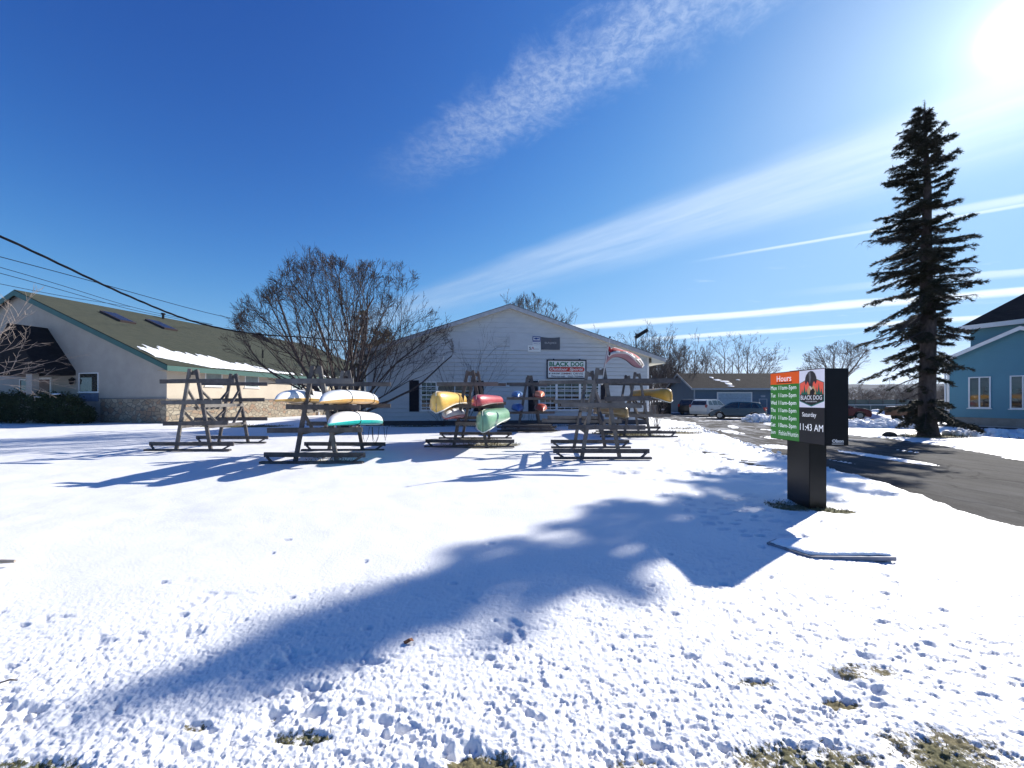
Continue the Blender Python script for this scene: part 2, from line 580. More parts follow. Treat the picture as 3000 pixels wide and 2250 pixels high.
def text_geom(s, bold=0.0, shear=0.0):
    k = (s, bold, shear)
    if k in _txt: return _txt[k]
    cu = bpy.data.curves.new('t', 'FONT')
    cu.body = s; cu.size = 1; cu.offset = bold; cu.shear = shear; cu.resolution_u = 3
    ob = bpy.data.objects.new('t', cu); COL.objects.link(ob)
    bpy.context.view_layer.update()
    dg = bpy.context.evaluated_depsgraph_get()
    me = bpy.data.meshes.new_from_object(ob.evaluated_get(dg))
    vs = [tuple(v.co) for v in me.vertices]; fs = [tuple(p.vertices) for p in me.polygons]
    bpy.data.objects.remove(ob); bpy.data.curves.remove(cu); bpy.data.meshes.remove(me)
    _txt[k] = (vs, fs)
    return vs, fs


def text_fit(mb, s, x0, y0, w, h, org, ex, ey, en, lift=0.002, bold=0.0, shear=0.0, mi=0):
    vs, fs = text_geom(s, bold, shear)
    xs = [v[0] for v in vs]; ys = [v[1] for v in vs]
    ax, bx, ay, by = min(xs), max(xs), min(ys), max(ys)
    org = Vector(org); ex = Vector(ex); ey = Vector(ey); en = Vector(en)
    out = [org + ex * (x0 + (v[0] - ax) / (bx - ax) * w) + ey * (y0 + (v[1] - ay) / (by - ay) * h) + en * lift for v in vs]
    mb.add(out, fs, mi)


# ------------------------------------------------------------------ noise on arrays
def vnoise(x, y, seed=0):
    xi = np.floor(x).astype(np.int64); yi = np.floor(y).astype(np.int64)
    fx = x - xi; fy = y - yi
    fx = fx * fx * (3 - 2 * fx); fy = fy * fy * (3 - 2 * fy)

    def h(a, b):
        n = (a * 374761393 + b * 668265263 + seed * 974711) & 0xFFFFFFFF
        n = ((n ^ (n >> 13)) * 1274126177) & 0xFFFFFFFF
        n = ((n ^ (n >> 16)) * 2246822519) & 0xFFFFFFFF
        return ((n ^ (n >> 15)) & 0xFFFF) / 65535.0
    a = h(xi, yi); b = h(xi + 1, yi); c = h(xi, yi + 1); d = h(xi + 1, yi + 1)
    return (a * (1 - fx) + b * fx) * (1 - fy) + (c * (1 - fx) + d * fx) * fy


def fbm(x, y, s, oct=4, seed=0, g=0.5):
    t = 0; a = 1; n = 0
    for i in range(oct):
        t = t + a * vnoise(x * s, y * s, seed + i * 17); n += a
        a *= g; s *= 2.03
    return t / n


def sst(x, a, b):
    t = np.clip((x - a) / (b - a), 0, 1)
    return t * t * (3 - 2 * t)


FL = ([-20, 2, 4.94, 5.76, 6.96, 8, 9.1, 12, 14.7, 20, 24.7, 27, 29], [9.0, 6.7, 6.57, 6.54, 7.0, 7.3, 7.48, 8.0, 8.75, 10.2, 11.9, 12.8, 13.6])
FR = ([-20, 5, 10.2, 13.3, 14.7, 16.5, 19, 23, 27, 29], [14.5, 13.4, 13.6, 15.2, 15.6, 15.8, 15.6, 15.8, 17.5, 22])


def drive_inside(x, y):
    """signed: >0 inside the tarmac, metres from the edge (roughly)"""
    jit = (fbm(x, y, 1.6, 4, 91) - 0.5) * 0.55
    fl = np.interp(y, *FL); fr = np.interp(y, *FR)
    a = np.minimum(x - fl, fr - x)
    a = np.where(y > 29, -9, a)
    lot = np.minimum(np.minimum(x - 13.0, 60 - x), np.minimum(y - 27.6, 47.5 - y))
    return np.maximum(a, lot) + jit


# bare-grass patches: x, y, rx, ry, strength
BARE = [(-16.6, 23.6, 3.6, 1.3, 0.9), (-19.8, 24.9, 2.6, .55, .8), (-12.5, 26, 2, 1.2, .7),
        (-1.3, 13.4, 1.5, 0.7, .75), (-0.6, 14.0, 1.3, 1.2, .6), (-1.4, 15.8, 1.2, .6, .6), (-4.7, 9.95, 1.0, .35, .6), (-5.0, 10.6, 1.1, .5, .45),
        (1.0, 20.4, 1.9, 1.0, .8), (5.6, 17.0, 1.6, .8, .9), (5.2, 18.2, 1.8, 1.1, .75), (8.2, 18.8, 1.3, .8, .8), (9.4, 21.4, 1.2, 1.0, .5),
        (4.80, 5.66, .26, .16, 1.0), (4.3, 5.95, .45, .4, .66), (4.62, 5.8, .25, .2, .8),
        (0, 23.8, 9.5, .45, .8), (-6, 23.2, 2, .5, .6), (-9.3, 20.5, 1.3, 1.0, .55),
        (18.6, 17.1, 1.9, 1.3, .75), (22.5, 15.9, 3.0, .35, .62), (25, 15.3, 3, .3, .6),
        (-2.05, 1.66, .35, .10, .62), (-1.0, 1.83, .2, .06, .58), (-.14, 1.66, .22, .12, .72), (1.3, 1.72, .5, .12, .55), (2.0, 1.75, .4, .2, .58),
        (1.75, 2.05, .13, .05, .8), (1.4, 2.2, .2, .05, .5), (-1.55, 1.9, .1, .04, .55), (2.1, 2.3, .3, .1, .5), (.55, 1.68, .25, .08, .5)]
# snow lying on the tarmac: x, y, rx, ry, rot, height
STREAK = [(10.55, 10.8, .42, 2.6, 0.0, .06), (9.3, 13.4, .9, 1.2, -.3, .05), (12.0, 16.6, 2.0, 1.7, .3, .05), (11.2, 19.8, .7, 2.8, -.25, .05),
          (14.2, 20.5, .9, 2.5, .1, .05), (13.5, 23.5, .5, 3.5, -.45, .05), (17, 30.2, 5, .5, 0, .05), (19, 36, 7, 1.2, 0, .05), (27, 29.5, 6, .5, 0, .05), (33, 40, 8, 2, 0, .05),
          (12.6, 12.2, .15, .9, 0, .05), (8.7, 10.2, .12, .8, .1, .045)]
# trodden places: x, y, rx, ry
TROD = []
_r = random.Random(5)
for k in range(140):
    t = _r.random()
    px = 5.2 + 1.4 * t + _r.gauss(0, .45); py = 8.6 + 7.2 * t + _r.gauss(0, .35)
    TROD.append((px, py, _r.uniform(.10, .18), _r.uniform(.06, .1), _r.uniform(.025, .045)))
for k in range(60):
    TROD.append((_r.uniform(2.0, 7.0), 8.6 + _r.gauss(0, .3), _r.uniform(.09, .16), _r.uniform(.05, .09), .03))
for k in range(150):
    TROD.append((_r.uniform(2.4, 6.3), _r.uniform(4.6, 6.8), _r.uniform(.04, .09), _r.uniform(.02, .04), .022))
for k in range(26):
    TROD.append((_r.uniform(-3.5, 3.5), _r.uniform(2.1, 4.5), _r.uniform(.03, .055), _r.uniform(.02, .035), .02))


def lawn_height(X, Y):
    r = np.sqrt(X * X + Y * Y)
    h = (fbm(X, Y, 0.25, 3, 1) - .5) * .10 + (fbm(X, Y, 1.4, 3, 2) - .5) * .035
    # crust: dimples sharpened by thresholds, stronger close to the road and on the right
    wrg = fbm(X, Y, 2.0, 2, 8)
    rough = np.clip(1.35 - (Y - 1.6) / 2.1 + .20 * np.clip(X, -2, 6), 0.04, 1.25) * (.55 + .9 * wrg)
    c1 = fbm(X * .8, Y * 1.25, 23.0, 3, 3, .6)
    c2 = fbm(X * .8, Y * 1.3, 50.0, 3, 4, .6)
    pit = sst(c1, .56, .74); pit2 = sst(c2, .55, .78)
    near = np.clip(1.8 - r / 9, 0, 1)
    h = h + near * rough * (-.012 * pit - .007 * pit2 + (c1 - .5) * .007 + (c2 - .5) * .006)
    big = sst(fbm(X, Y * 1.4, 3.6, 4, 12, .65), .62, .80) * np.clip(1.5 - (Y - 1.5) / 1.4, 0, 1)
    h = h - big * .035
    clod = fbm(X, Y, 45.0, 2, 33)
    h = h + np.clip(1.5 - (Y - 1.5) / 1.1, 0, 1) * (clod - .5) * .014
    bare = np.zeros_like(X)
    for (bx, by, rx, ry, st) in BARE:
        d = np.sqrt(((X - bx) / rx) ** 2 + ((Y - by) / ry) ** 2)
        bare = np.maximum(bare, st * sst(1.35 - d, 0, 1.0))
    bare = np.maximum(bare, .40 * big * np.clip(1.6 - (Y - 1.5) / 1.0, 0, 1))
    for (tx, ty, rx, ry, dp) in TROD:
        m = (np.abs(X - tx) < rx * 2) & (np.abs(Y - ty) < ry * 2)
        if m.any():
            d = np.sqrt(((X[m] - tx) / rx) ** 2 + ((Y[m] - ty) / ry) ** 2)
            k = sst(1.25 - d, 0, .6)
            h[m] -= dp * k
            bare[m] = np.maximum(bare[m], k * .3)
    h = h - .02 * sst(bare, .3, .6)
    # driveway trough, ragged berm along its edge
    ins = drive_inside(X, Y)
    edge = np.exp(-((ins + .30) / .34) ** 2)
    lump = fbm(X, Y, 3.6, 4, 21, .6)
    h = h + edge * (lump * .10 - .02) * np.where(Y < 27, 1, .4)
    bare = np.maximum(bare, .46 * np.exp(-((ins + .12) / .14) ** 2) * sst(fbm(X, Y, 1.5, 2, 40), .35, .6))
    st = np.full_like(X, -.075)
    for (sx, sy, rx, ry, ro, sh) in STREAK:
        dx = X - sx; dy = Y - sy
        u = dx * math.cos(ro) + dy * math.sin(ro); v = -dx * math.sin(ro) + dy * math.cos(ro)
        d = np.sqrt((u / rx) ** 2 + (v / ry) ** 2)
        st = np.maximum(st, -.075 + (sh + .012) * sst(1.3 - d, 0, 1.1) + (fbm(X * 1.0, Y * .3, 5, 4, 55, .6) - .55) * .06 * sst(1.4 - d, 0, .5))
    k = sst(ins, -.10, .12)
    h = h * (1 - k) + st * k
    bare = bare * (1 - k)
    return h, bare


def grid_mesh(name, X, Y, Z, mats, attr=None, matidx=None):
    ny, nx = X.shape
    me = bpy.data.meshes.new(name)
    me.vertices.add(nx * ny)
    co = np.stack([X, Y, Z], -1).reshape(-1, 3).astype(np.float32)
    me.vertices.foreach_set('co', co.ravel())
    i = np.arange(ny - 1)[:, None] * nx + np.arange(nx - 1)[None, :]
    q = np.stack([i, i + 1, i + nx + 1, i + nx], -1).reshape(-1, 4).astype(np.int32)
    n = len(q)
    me.loops.add(n * 4); me.loops.foreach_set('vertex_index', q.ravel())
    me.polygons.add(n)
    me.polygons.foreach_set('loop_start', np.arange(n, dtype=np.int32) * 4)
    me.polygons.foreach_set('use_smooth', np.ones(n, dtype=bool))
    for m in mats: me.materials.append(m)
    me.update(calc_edges=True)
    if attr is not None:
        a = me.attributes.new('bare', 'FLOAT', 'POINT')
        a.data.foreach_set('value', attr.ravel().astype(np.float32))
    o = bpy.data.objects.new(name, me); COL.objects.link(o)
    return o


# ------------------------------------------------------------------ the setting
def build_ground():
    # far ground
    mb = MB()
    S = 4200
    mb.add([(-S, -S, -.16), (S, -S, -.16), (S, S, -.16), (-S, S, -.16)], [(0, 1, 2, 3)])
    gm = mat('far_snow_field', (0.62, 0.64, 0.66), 0.9, 0.1, .05, color2=(0.30, 0.27, 0.2), thr=(.52, .7))
    structure(mb.build('ground', gm))
    # lawn: finer mesh near the road verge
    NX, NY = 1150, 600
    inv = np.linspace(1 / (1.15 + .25), 1 / (78 + .25), NY - 40)
    D = 1 / inv - .25
    D = np.concatenate([np.linspace(-4, 1.1, 40), D])
    t = np.linspace(-1, 1, NX)
    t = np.sign(t) * (np.abs(t) * 1.42 + .25 * np.abs(t) ** 6)
    half = np.maximum(D + .35, 1.6)
    X = t[None, :] * half[:, None]
    Y = np.repeat(D[:, None], NX, 1)
    H, B = lawn_height(X, Y)
    structure(grid_mesh('snowy_lawn', X, Y, H, [M_SNOW], B))
    # tarmac
    xs = np.linspace(6, 62, 80); ys = np.linspace(-15, 48.5, 90)
    XX, YY = np.meshgrid(xs, ys)
    ok = (YY > 28) | (XX < 26)
    ZZ = np.full_like(XX, -.03)
    o = grid_mesh('driveway', XX, YY, ZZ, [M_ASPH])
    structure(o)
    # hills
    n = 160
    hx = np.linspace(-2600, 3600, n)
    rows = []
    for (y, k) in ((1250, 0), (1400, .62), (1600, 1.0), (1900, .7)):
        hh = (52 + 26 * fbm(hx, np.zeros(n), .0022, 4, 5) + 6 * fbm(hx, np.zeros(n), .02, 4, 6) + 3.5 * vnoise(hx * .09, hx * 0, 9)) * k
        rows.append((np.full(n, float(y)), hh - .3))
    HX = np.repeat(hx[None, :], 4, 0)
    HY = np.stack([r[0] for r in rows]); HZ = np.stack([r[1] for r in rows])
    o = grid_mesh('hills', HX, HY, HZ, [mat('wooded_hillside', (0.075, 0.062, 0.052), 1.0, .5, .02, spec=0.0)])
    structure(o)


build_ground()


def grass_tufts():
    rnd = random.Random(3)
    mb = MB()
    pts = []
    for (bx, by, rx, ry, st) in BARE:
        if by < 2.6: n = int(260 * rx * ry / .05 * .12)
        elif by < 7: n = int(1500 * rx * ry)
        else: n = int(150 * rx * ry)
        n = min(n, 900)
        for k in range(n):
            a = rnd.uniform(0, 6.283); q = math.sqrt(rnd.random()) * 1.05
            pts.append((bx + rx * q * math.cos(a), by + ry * q * math.sin(a)))
    P = np.array(pts)
    H, B = lawn_height(P[:, 0].copy(), P[:, 1].copy())
    ins = drive_inside(P[:, 0], P[:, 1])
    for (x, y), h, b, i in zip(pts, H, B, ins):
        if i > -.05 or b < .38: continue
        L = rnd.uniform(.015, .035) if y < 3 else (rnd.uniform(.02, .055) if y < 8 else rnd.uniform(.04, .11))
        w = .002 if y < 3 else (.0035 if y < 8 else .006 + .0004 * y)
        a = rnd.uniform(0, 6.283); dx, dy = math.cos(a), math.sin(a)
        ln = rnd.uniform(.2, 1.2)
        p = Vector((x, y, h - .01))
        q = p + Vector((dy * ln * L * .5, -dx * ln * L * .5, L * .7)); r = p + Vector((dy * ln * L, -dx * ln * L, L))
        s = Vector((dx * w, dy * w, 0))
        mb.add([p - s, p + s, q + s * .7, r, q - s * .7], [(0, 1, 2, 3, 4)])
    o = mb.build('grass', M_DGRASS, fix=False)
    tag(o, 'dead grass showing through thin snow round racks, sign and building', 'grass', kind='stuff')


grass_tufts()


# ------------------------------------------------------------------ windows, siding
def window(parent, x0, x1, z0, z1, y, name='window', nx=1, nz=1, frame=.07, mull=1, curtain=False, depth=.05, glass=None, fm=None, casing=True):
    """window in the local plane y (facing -y), with frame bars, glass and grid"""
    f = MB()
    d0, d1 = y - depth, y + .02
    f.lim(x0, x1, d0, d1, z1 - frame, z1); f.lim(x0, x1, d0, d1, z0, z0 + frame)
    f.lim(x0, x0 + frame, d0, d1, z0 + frame, z1 - frame); f.lim(x1 - frame, x1, d0, d1, z0 + frame, z1 - frame)
    w = (x1 - x0 - 2 * frame)
    for k in range(1, mull):
        c = x0 + frame + w * k / mull
        f.lim(c - frame * .45, c + frame * .45, d0 + .005, d1, z0 + frame, z1 - frame)
    if nx > 1 or nz > 1:
        for k in range(1, nx):
            c = x0 + frame + w * k / nx
            f.lim(c - .012, c + .012, d0 + .02, d0 + .032, z0 + frame, z1 - frame)
        for k in range(1, nz):
            c = z0 + frame + (z1 - z0 - 2 * frame) * k / nz
            f.lim(x0 + frame, x1 - frame, d0 + .021, d0 + .033, c - .012, c + .012)
    o = f.build(name, fm or M_TRIM, parent)
    g = MB(); g.lim(x0 + frame * .9, x1 - frame * .9, d0 + .036, d0 + .046, z0 + frame * .9, z1 - frame * .9)
    g.build('pane', glass or M_GLASS, o)
    s = MB(); s.lim(x0 - .05, x1 + .05, y - depth - .05, y + .01, z0 - .05, z0 - .002)
    s.build('sill', fm or M_TRIM, o)
    return o


def clap(mb, x0f, x1f, z0, z1, exp, y=0.0, d=.014, gap=0.0):
    """courses of lapped boards facing -y; x0f/x1f give the ends at height z"""
    z = z0
    while z < z1 - 1e-3:
        zt = min(z + exp, z1); zu = zt - gap
        a0, a1 = x0f(z), x1f(z); b0, b1 = x0f(zu), x1f(zu)
        if a1 - a0 < .05: break
        if b1 < b0: b0 = b1 = (b0 + b1) / 2
        mb.add([(a0, y - d, z), (a1, y - d, z), (b1, y - .6 * d, zu), (b0, y - .6 * d, zu), (a0, y, z), (a1, y, z), (b1, y, zu), (b0, y, zu)],
               [(0, 1, 2, 3), (4, 5, 1, 0), (3, 2, 6, 7)])
        z = zt


# ------------------------------------------------------------------ the white shop
def build_shop():
    t = thing('shop', 'white clapboard shop with low gabled roof behind the boat racks', 'shop', (-9.07, 24.0, 0), R(5.03))
    W, XR, L = 18.2, 8.95, 20.0
    ze, slope = 4.55, .338
    top = lambda x: ze + slope * min(x, W - x + (2 * XR - W)) if False else (ze + slope * x if x < XR else ze + slope * XR * (W - x) / (W - XR))
    zr = ze + slope * XR
    m = MB()
    m.add([(0, 0, -.2), (W, 0, -.2), (W, 0, ze), (XR, 0, zr), (0, 0, ze), (0, L, -.2), (W, L, -.2), (W, L, ze), (XR, L, zr), (0, L, ze)],
          [(0, 1, 2, 3, 4), (9, 8, 7, 6, 5), (0, 4, 9, 5), (1, 6, 7, 2)])
    m.build('wall', M_SIDING, t)
    zs = 5.25
    c = MB()
    xl = lambda z: 0.0 if z <= ze else (z - ze) / slope
    xr = lambda z: W if z <= ze else W - (z - ze) / (zr - ze) * (W - XR)
    clap(c, xl, xr, .30, zs + .05, .265, -.001, .06, .036)
    clap(c, xl, xr, zs + .05, zr - .05, .32, -.001, .03, .006)
    c.build('siding', M_SIDING, t)
    b = MB(); b.lim(-.02, W + .02, -.06, .0, -.15, .29)
    b.build('foundation_board', mat('dark_base', (0.05, 0.05, 0.06), .8), t)
    # corner boards
    for (xa, xb) in ((-.03, .09), (W - .09, W + .03)):
        cb = MB(); cb.lim(xa, xb, -.06, -.0, .3, ze); cb.build('corner_board', M_TRIM, t)
    # roof
    ov, fo, th = .95, .5, .10
    r = MB()
    zl = ze - slope * ov
    for (xa, xb) in ((-ov, XR), (W + ov, XR)):
        za = zl + .12; zb = zr + .12
        r.add([(xa, -fo, za), (xb, -fo, zb), (xb, L + fo, zb), (xa, L + fo, za), (xa, -fo, za - th), (xb, -fo, zb - th), (xb, L + fo, zb - th), (xa, L + fo, za - th)],
              [(0, 1, 2, 3), (4, 7, 6, 5), (0, 4, 5, 1), (0, 3, 7, 4), (2, 6, 7, 3)])
    ro = r.build('roof', M_ROOFS, t, roofuv=True)
    k = MB()
    for (xa, xb) in ((-ov - .01, XR), (W + ov + .01, XR)):
        za = zl + .06; zb = zr + .06
        k.add([(xa, -fo - .03, za), (xb, -fo - .03, zb), (xb, -fo - .03, zb - .24), (xa, -fo - .03, za - .22),
               (xa, -fo, za), (xb, -fo, zb), (xb, -fo, zb - .24), (xa, -fo, za - .22)], [(0, 1, 2, 3), (4, 7, 6, 5), (0, 4, 5, 1), (3, 2, 6, 7), (0, 3, 7, 4)])
    k.build('rake_board', mat('greyed_fascia', (0.42, 0.43, 0.44), .6), ro)
    s = MB()
    for (xa, xb) in ((-ov, XR), (W + ov, XR)):
        za = zl - .13; zb = zr - .13
        s.add([(xa, -fo, za), (xb, -fo, zb), (xb, 0, zb), (xa, 0, za), (xa, L, za), (xb, L, zb)], [(0, 1, 2, 3)])
    for (xa, xb) in ((-ov, -.0), (W, W + ov)):
        s.lim(xa, xb, -fo + .01, L, zl - .22, zl - .18)
        s.add([(xa, -fo + .005, zl - .19), (xb, -fo + .005, zl - .19), (xb, -fo + .005, ze - .1), ] if xa < 0 else
              [(xa, -fo + .005, zl - .19), (xb, -fo + .005, zl - .19), (xa, -fo + .005, ze - .1)], [(0, 1, 2)])
    s.build('soffit', M_CREAM, ro)
    for xa in (-ov - .07, W + ov + .07):
        g = MB(); g.lim(xa - .05, xa + .05, -fo, L + fo, zl + .0, zl + .1); g.build('gutter', M_TRIM, ro)
    # panels and louvre high in the gable
    p = MB(); p.lim(4.95, 8.0, -.065, -.02, 4.95, 5.68); p.build('sign_panel', M_SIDING, t)
    p = MB(); p.lim(8.95, 10.85, -.065, -.02, 4.85, 5.68); p.build('sign_panel', M_SIDING, t)
    p = MB(); p.lim(8.08, 8.85, -.06, -.025, 5.05, 5.68)
    for q in range(5): p.box((8.465, -.068, 5.11 + q * .13), (.74, .03, .02), Matrix.Rotation(.5, 3, 'X'))
    p.build('louvre_vent', M_SIDING, t)
    # bare bulb lamp
    p = MB(); p.tube([(4.75, -.02, 4.45), (4.75, -.16, 4.5), (4.75, -.2, 4.35)], .025, 6); p.tube([(4.75, -.2, 4.36), (4.75, -.2, 4.1)], [.05, .04], 8)
    p.build('wall_lamp', mat('lamp_white', (.7, .7, .68), .4), t)
    # windows. left group
    gl = mat_glass('shop_glass', (0.012, 0.016, 0.02))
    window(t, 3.32, 4.33, .93, 2.78, -.04, nx=3, nz=1, glass=gl)
    window(t, 4.33, 6.58, .93, 2.78, -.04, nx=1, nz=1, mull=2, glass=gl)
    o = MB(); o.lim(3.4, 4.26, -.098, -.055, 1.88, 1.94); o.lim(3.4, 4.26, -.09, -.06, 2.3, 2.32)
    o.build('meeting_rail', M_TRIM, t)
    st = MB(); st.lim(4.45, 6.45, -.062, -.0545, 2.2, 2.72); st.build('roller_blind', mat('tan_blind', (.20, .17, .12), .9), t)
    for (a, bb) in ((2.62, 3.22), (6.66, 7.28)):
        sh = MB(); sh.lim(a, bb, -.075, -.018, .87, 2.84)
        for q in range(22): sh.box(((a + bb) / 2, -.078, .95 + q * .084), (bb - a - .1, .02, .05), Matrix.Rotation(.4, 3, 'X'))
        sh.build('shutter', M_DARK, t)
    # right group
    window(t, 10.85, 12.0, .93, 2.78, -.04, nx=3, nz=4, glass=gl)
    window(t, 12.0, 13.55, .93, 2.78, -.04, nx=3, nz=4, glass=gl)
    window(t, 13.55, 14.85, .93, 2.78, -.04, nx=3, nz=4, glass=gl)
    cb2 = MB(); cb2.lim(10.8, 14.9, -.12, -.02, 2.8, 2.92); cb2.build('window_head', M_TRIM, t)
    for (a, bb) in ((10.15, 10.78), (14.95, 15.5)):
        sh = MB(); sh.lim(a, bb, -.075, -.018, .87, 2.84)
        for q in range(22): sh.box(((a + bb) / 2, -.078, .95 + q * .084), (bb - a - .1, .02, .05), Matrix.Rotation(.4, 3, 'X'))
        sh.build('shutter', M_DARK, t)
    # boats inside seen through glass: pale shapes
    return t


SHOP = build_shop()
SHOPM = world_matrix(SHOP)


def on_shop(x, z, y=-.02):
    return SHOPM @ Vector((x, y, z))


EX = (SHOPM.to_3x3() @ Vector((1, 0, 0))); EN = (SHOPM.to_3x3() @ Vector((0, -1, 0))); EZ = Vector((0, 0, 1))


def shop_signs():
    white = mat('sign_white', (0.72, 0.74, 0.72), .4, .03)
    green = mat('sign_green', (0.01, 0.16, 0.07), .5, .1)
    red = mat('sign_red', (0.50, 0.035, 0.02), .5, .25, 1.5)
    ink = mat('sign_ink', (0.015, 0.02, 0.05), .5, .1)
    brown = mat('sign_brown', (0.16, 0.03, 0.02), .5, .1)
    frame = mat('sign_frame', (0.008, 0.01, 0.03), .5, .1)
    # main sign
    W, H = 2.62, 1.24
    org = on_shop(11.35, 2.98, -.06)
    t = thing('shop_sign', 'black framed white shop sign reading BLACK DOG Outdoor Sports', 'sign', org, R(5.03))
    def L(mb, x0, x1, z0, z1, y0, y1): mb.lim(x0, x1, y0, y1, z0, z1)
    b = MB(); b.lim(0.02, W - .02, -.06, .03, .02, H - .02); b.build('board', white, t)
    f = MB(); fr = .075
    f.lim(0, W, -.09, .035, 0, fr); f.lim(0, W, -.09, .035, H - fr, H); f.lim(0, fr, -.09, .035, fr, H - fr); f.lim(W - fr, W, -.09, .035, fr, H - fr)
    f.lim(.42, .50, -.06, .0, H, H + .06); f.lim(2.14, 2.22, -.06, .0, H, H + .06)
    f.build('frame', frame, t)
    e, n, z = (1, 0, 0), (0, -1, 0), (0, 0, 1)
    o = (0, -.062, 0)
    m = MB(); text_fit(m, 'BLACK', .17, .80, 1.30, .30, o, e, z, n, .003, bold=.035); text_fit(m, 'DOG', 1.58, .80, .84, .30, o, e, z, n, .003, bold=.035)
    # slab serifs
    m.build('lettering', green, t)
    pl = MB(); pts = []
    r0 = .155
    for k in range(13):
        a = math.pi / 2 + math.pi * k / 12; pts.append((.30 + r0 * math.cos(a), .615 + r0 * math.sin(a)))
    for k in range(13):
        a = -math.pi / 2 + math.pi * k / 12; pts.append((W - .28 + r0 * math.cos(a), .615 + r0 * math.sin(a)))
    pl.prism(pts, e, z, n, o, .004); pl.build('red_band', red, t)
    m = MB(); text_fit(m, 'Outdoor', .22, .53, 1.16, .19, o, e, z, n, .007, bold=.02, shear=.3); text_fit(m, 'Sports', 1.49, .475, .90, .245, o, e, z, n, .007, bold=.02, shear=.3)
    m.build('lettering', white, t)
    m = MB(); text_fit(m, 'SAGE', .30, .295, .58, .085, o, e, z, n, .003, bold=.04, shear=.3)
    text_fit(m, 'ORVIS', 1.73, .275, .66, .13, o, e, z, n, .003, bold=.012)
    text_fit(m, 'We-no-nah', .28, .10, .92, .12, o, e, z, n, .003, bold=.02)
    text_fit(m, 'OLD TOWN', 1.38, .10, 1.02, .11, o, e, z, n, .003, bold=.035)
    m.prism([(.15, .29), (.18, .29), (.26, .375), (.15, .375)], e, z, n, o, .003)
    m.build('lettering', ink, t)
    m = MB(); text_fit(m, 'SIMMS', .95, .285, .70, .11, o, e, z, n, .003, bold=.015); m.build('lettering', brown, t)
    # fish plaque
    org = on_shop(10.43, 5.22, -.09)
    t = thing('fish_logo_sign', 'small white plaque with blue framed fish logo beside grey banner', 'sign', org, R(5.03))
    b = MB(); b.lim(0, .52, -.02, .02, -.06, .48); b.build('board', white, t)
    m = MB(); m.lim(.0, .52, -.03, -.021, .43, .48); m.lim(0, .52, -.03, -.021, .20, .24); m.lim(0, .04, -.03, -.021, .24, .43); m.lim(.48, .52, -.03, -.021, .24, .43)
    m.lim(.0, .52, -.03, -.021, .12, .17)
    o2 = (0, -.02, 0)
    fish = [(.07, .34), (.14, .385), (.26, .40), (.36, .37), (.43, .40), (.44, .34), (.43, .28), (.36, .32), (.26, .285), (.14, .295)]
    m.prism(fish, e, z, n, o2, .01)
    text_fit(m, 'UMPQUA', .04, -.03, .46, .08, o2, e, z, n, .003)
    m.build('emblem', mat('logo_blue', (.01, .03, .22), .5), t)
    # SA plaque
    org = on_shop(10.12, 4.72, -.09)
    t = thing('white_plaque', 'small white wall plaque lettered SA below the fish logo', 'sign', org, R(5.03))
    b = MB(); b.lim(0, .84, -.02, .02, 0, .42); b.build('board', white, t)
    o2 = (0, -.02, 0)
    m = MB(); text_fit(m, 'S', .08, .12, .14, .19, o2, e, z, n, .003, bold=.02); m.lim(.44, .74, -.024, -.021, .19, .2); m.lim(.44, .74, -.024, -.021, .14, .15); m.build('lettering', ink, t)
    m = MB(); m.prism([(.22, .12), (.26, .12), (.325, .25), (.39, .12), (.43, .12), (.345, .31), (.305, .31)], e, z, n, o2, .003); m.build('emblem', mat('logo_red', (.35, .03, .04), .5), t)
    # grey banner
    org = on_shop(10.98, 4.86, -.07)
    t = thing('grey_banner', 'grey fabric banner with pale lettering BAJIO on the gable', 'banner', org, R(5.03))
    nx, nz = 24, 14
    BW, BH = 1.24, .82
    mb = MB(); vs = []; fs = []
    for j in range(nz + 1):
        for i in range(nx + 1):
            u = i / nx; v = j / nz
            sag = .05 * (1 - (2 * u - 1) ** 2) * v
            vs.append((u * BW, -.02 - .025 * math.sin(u * 9) * (.3 + .7 * (1 - v)) * .6, v * BH - sag))
    for j in range(nz):
        for i in range(nx):
            a = j * (nx + 1) + i; fs.append((a, a + 1, a + nx + 2, a + nx + 1))
    mb.add(vs, fs); mb.build('cloth', mat('banner_grey', (.085, .095, .115), .8, .1), t, smooth=True, fix=False)
    m = MB(); text_fit(m, 'BAJIO', .24, .34, .76, .16, (0, -.045, 0), e, z, n, .003, bold=.01)
    m.build('lettering', mat('banner_letter', (.38, .40, .42), .7), t)
    m = MB(); m.tube([(.60 + .06 * math.cos(a / 12 * 6.283), -.048, .63 + .06 * math.sin(a / 12 * 6.283)) for a in range(13)], .007, 4)
    m.build('emblem', mat('banner_emblem', (.2, .12, .14), .7), t)


shop_signs()

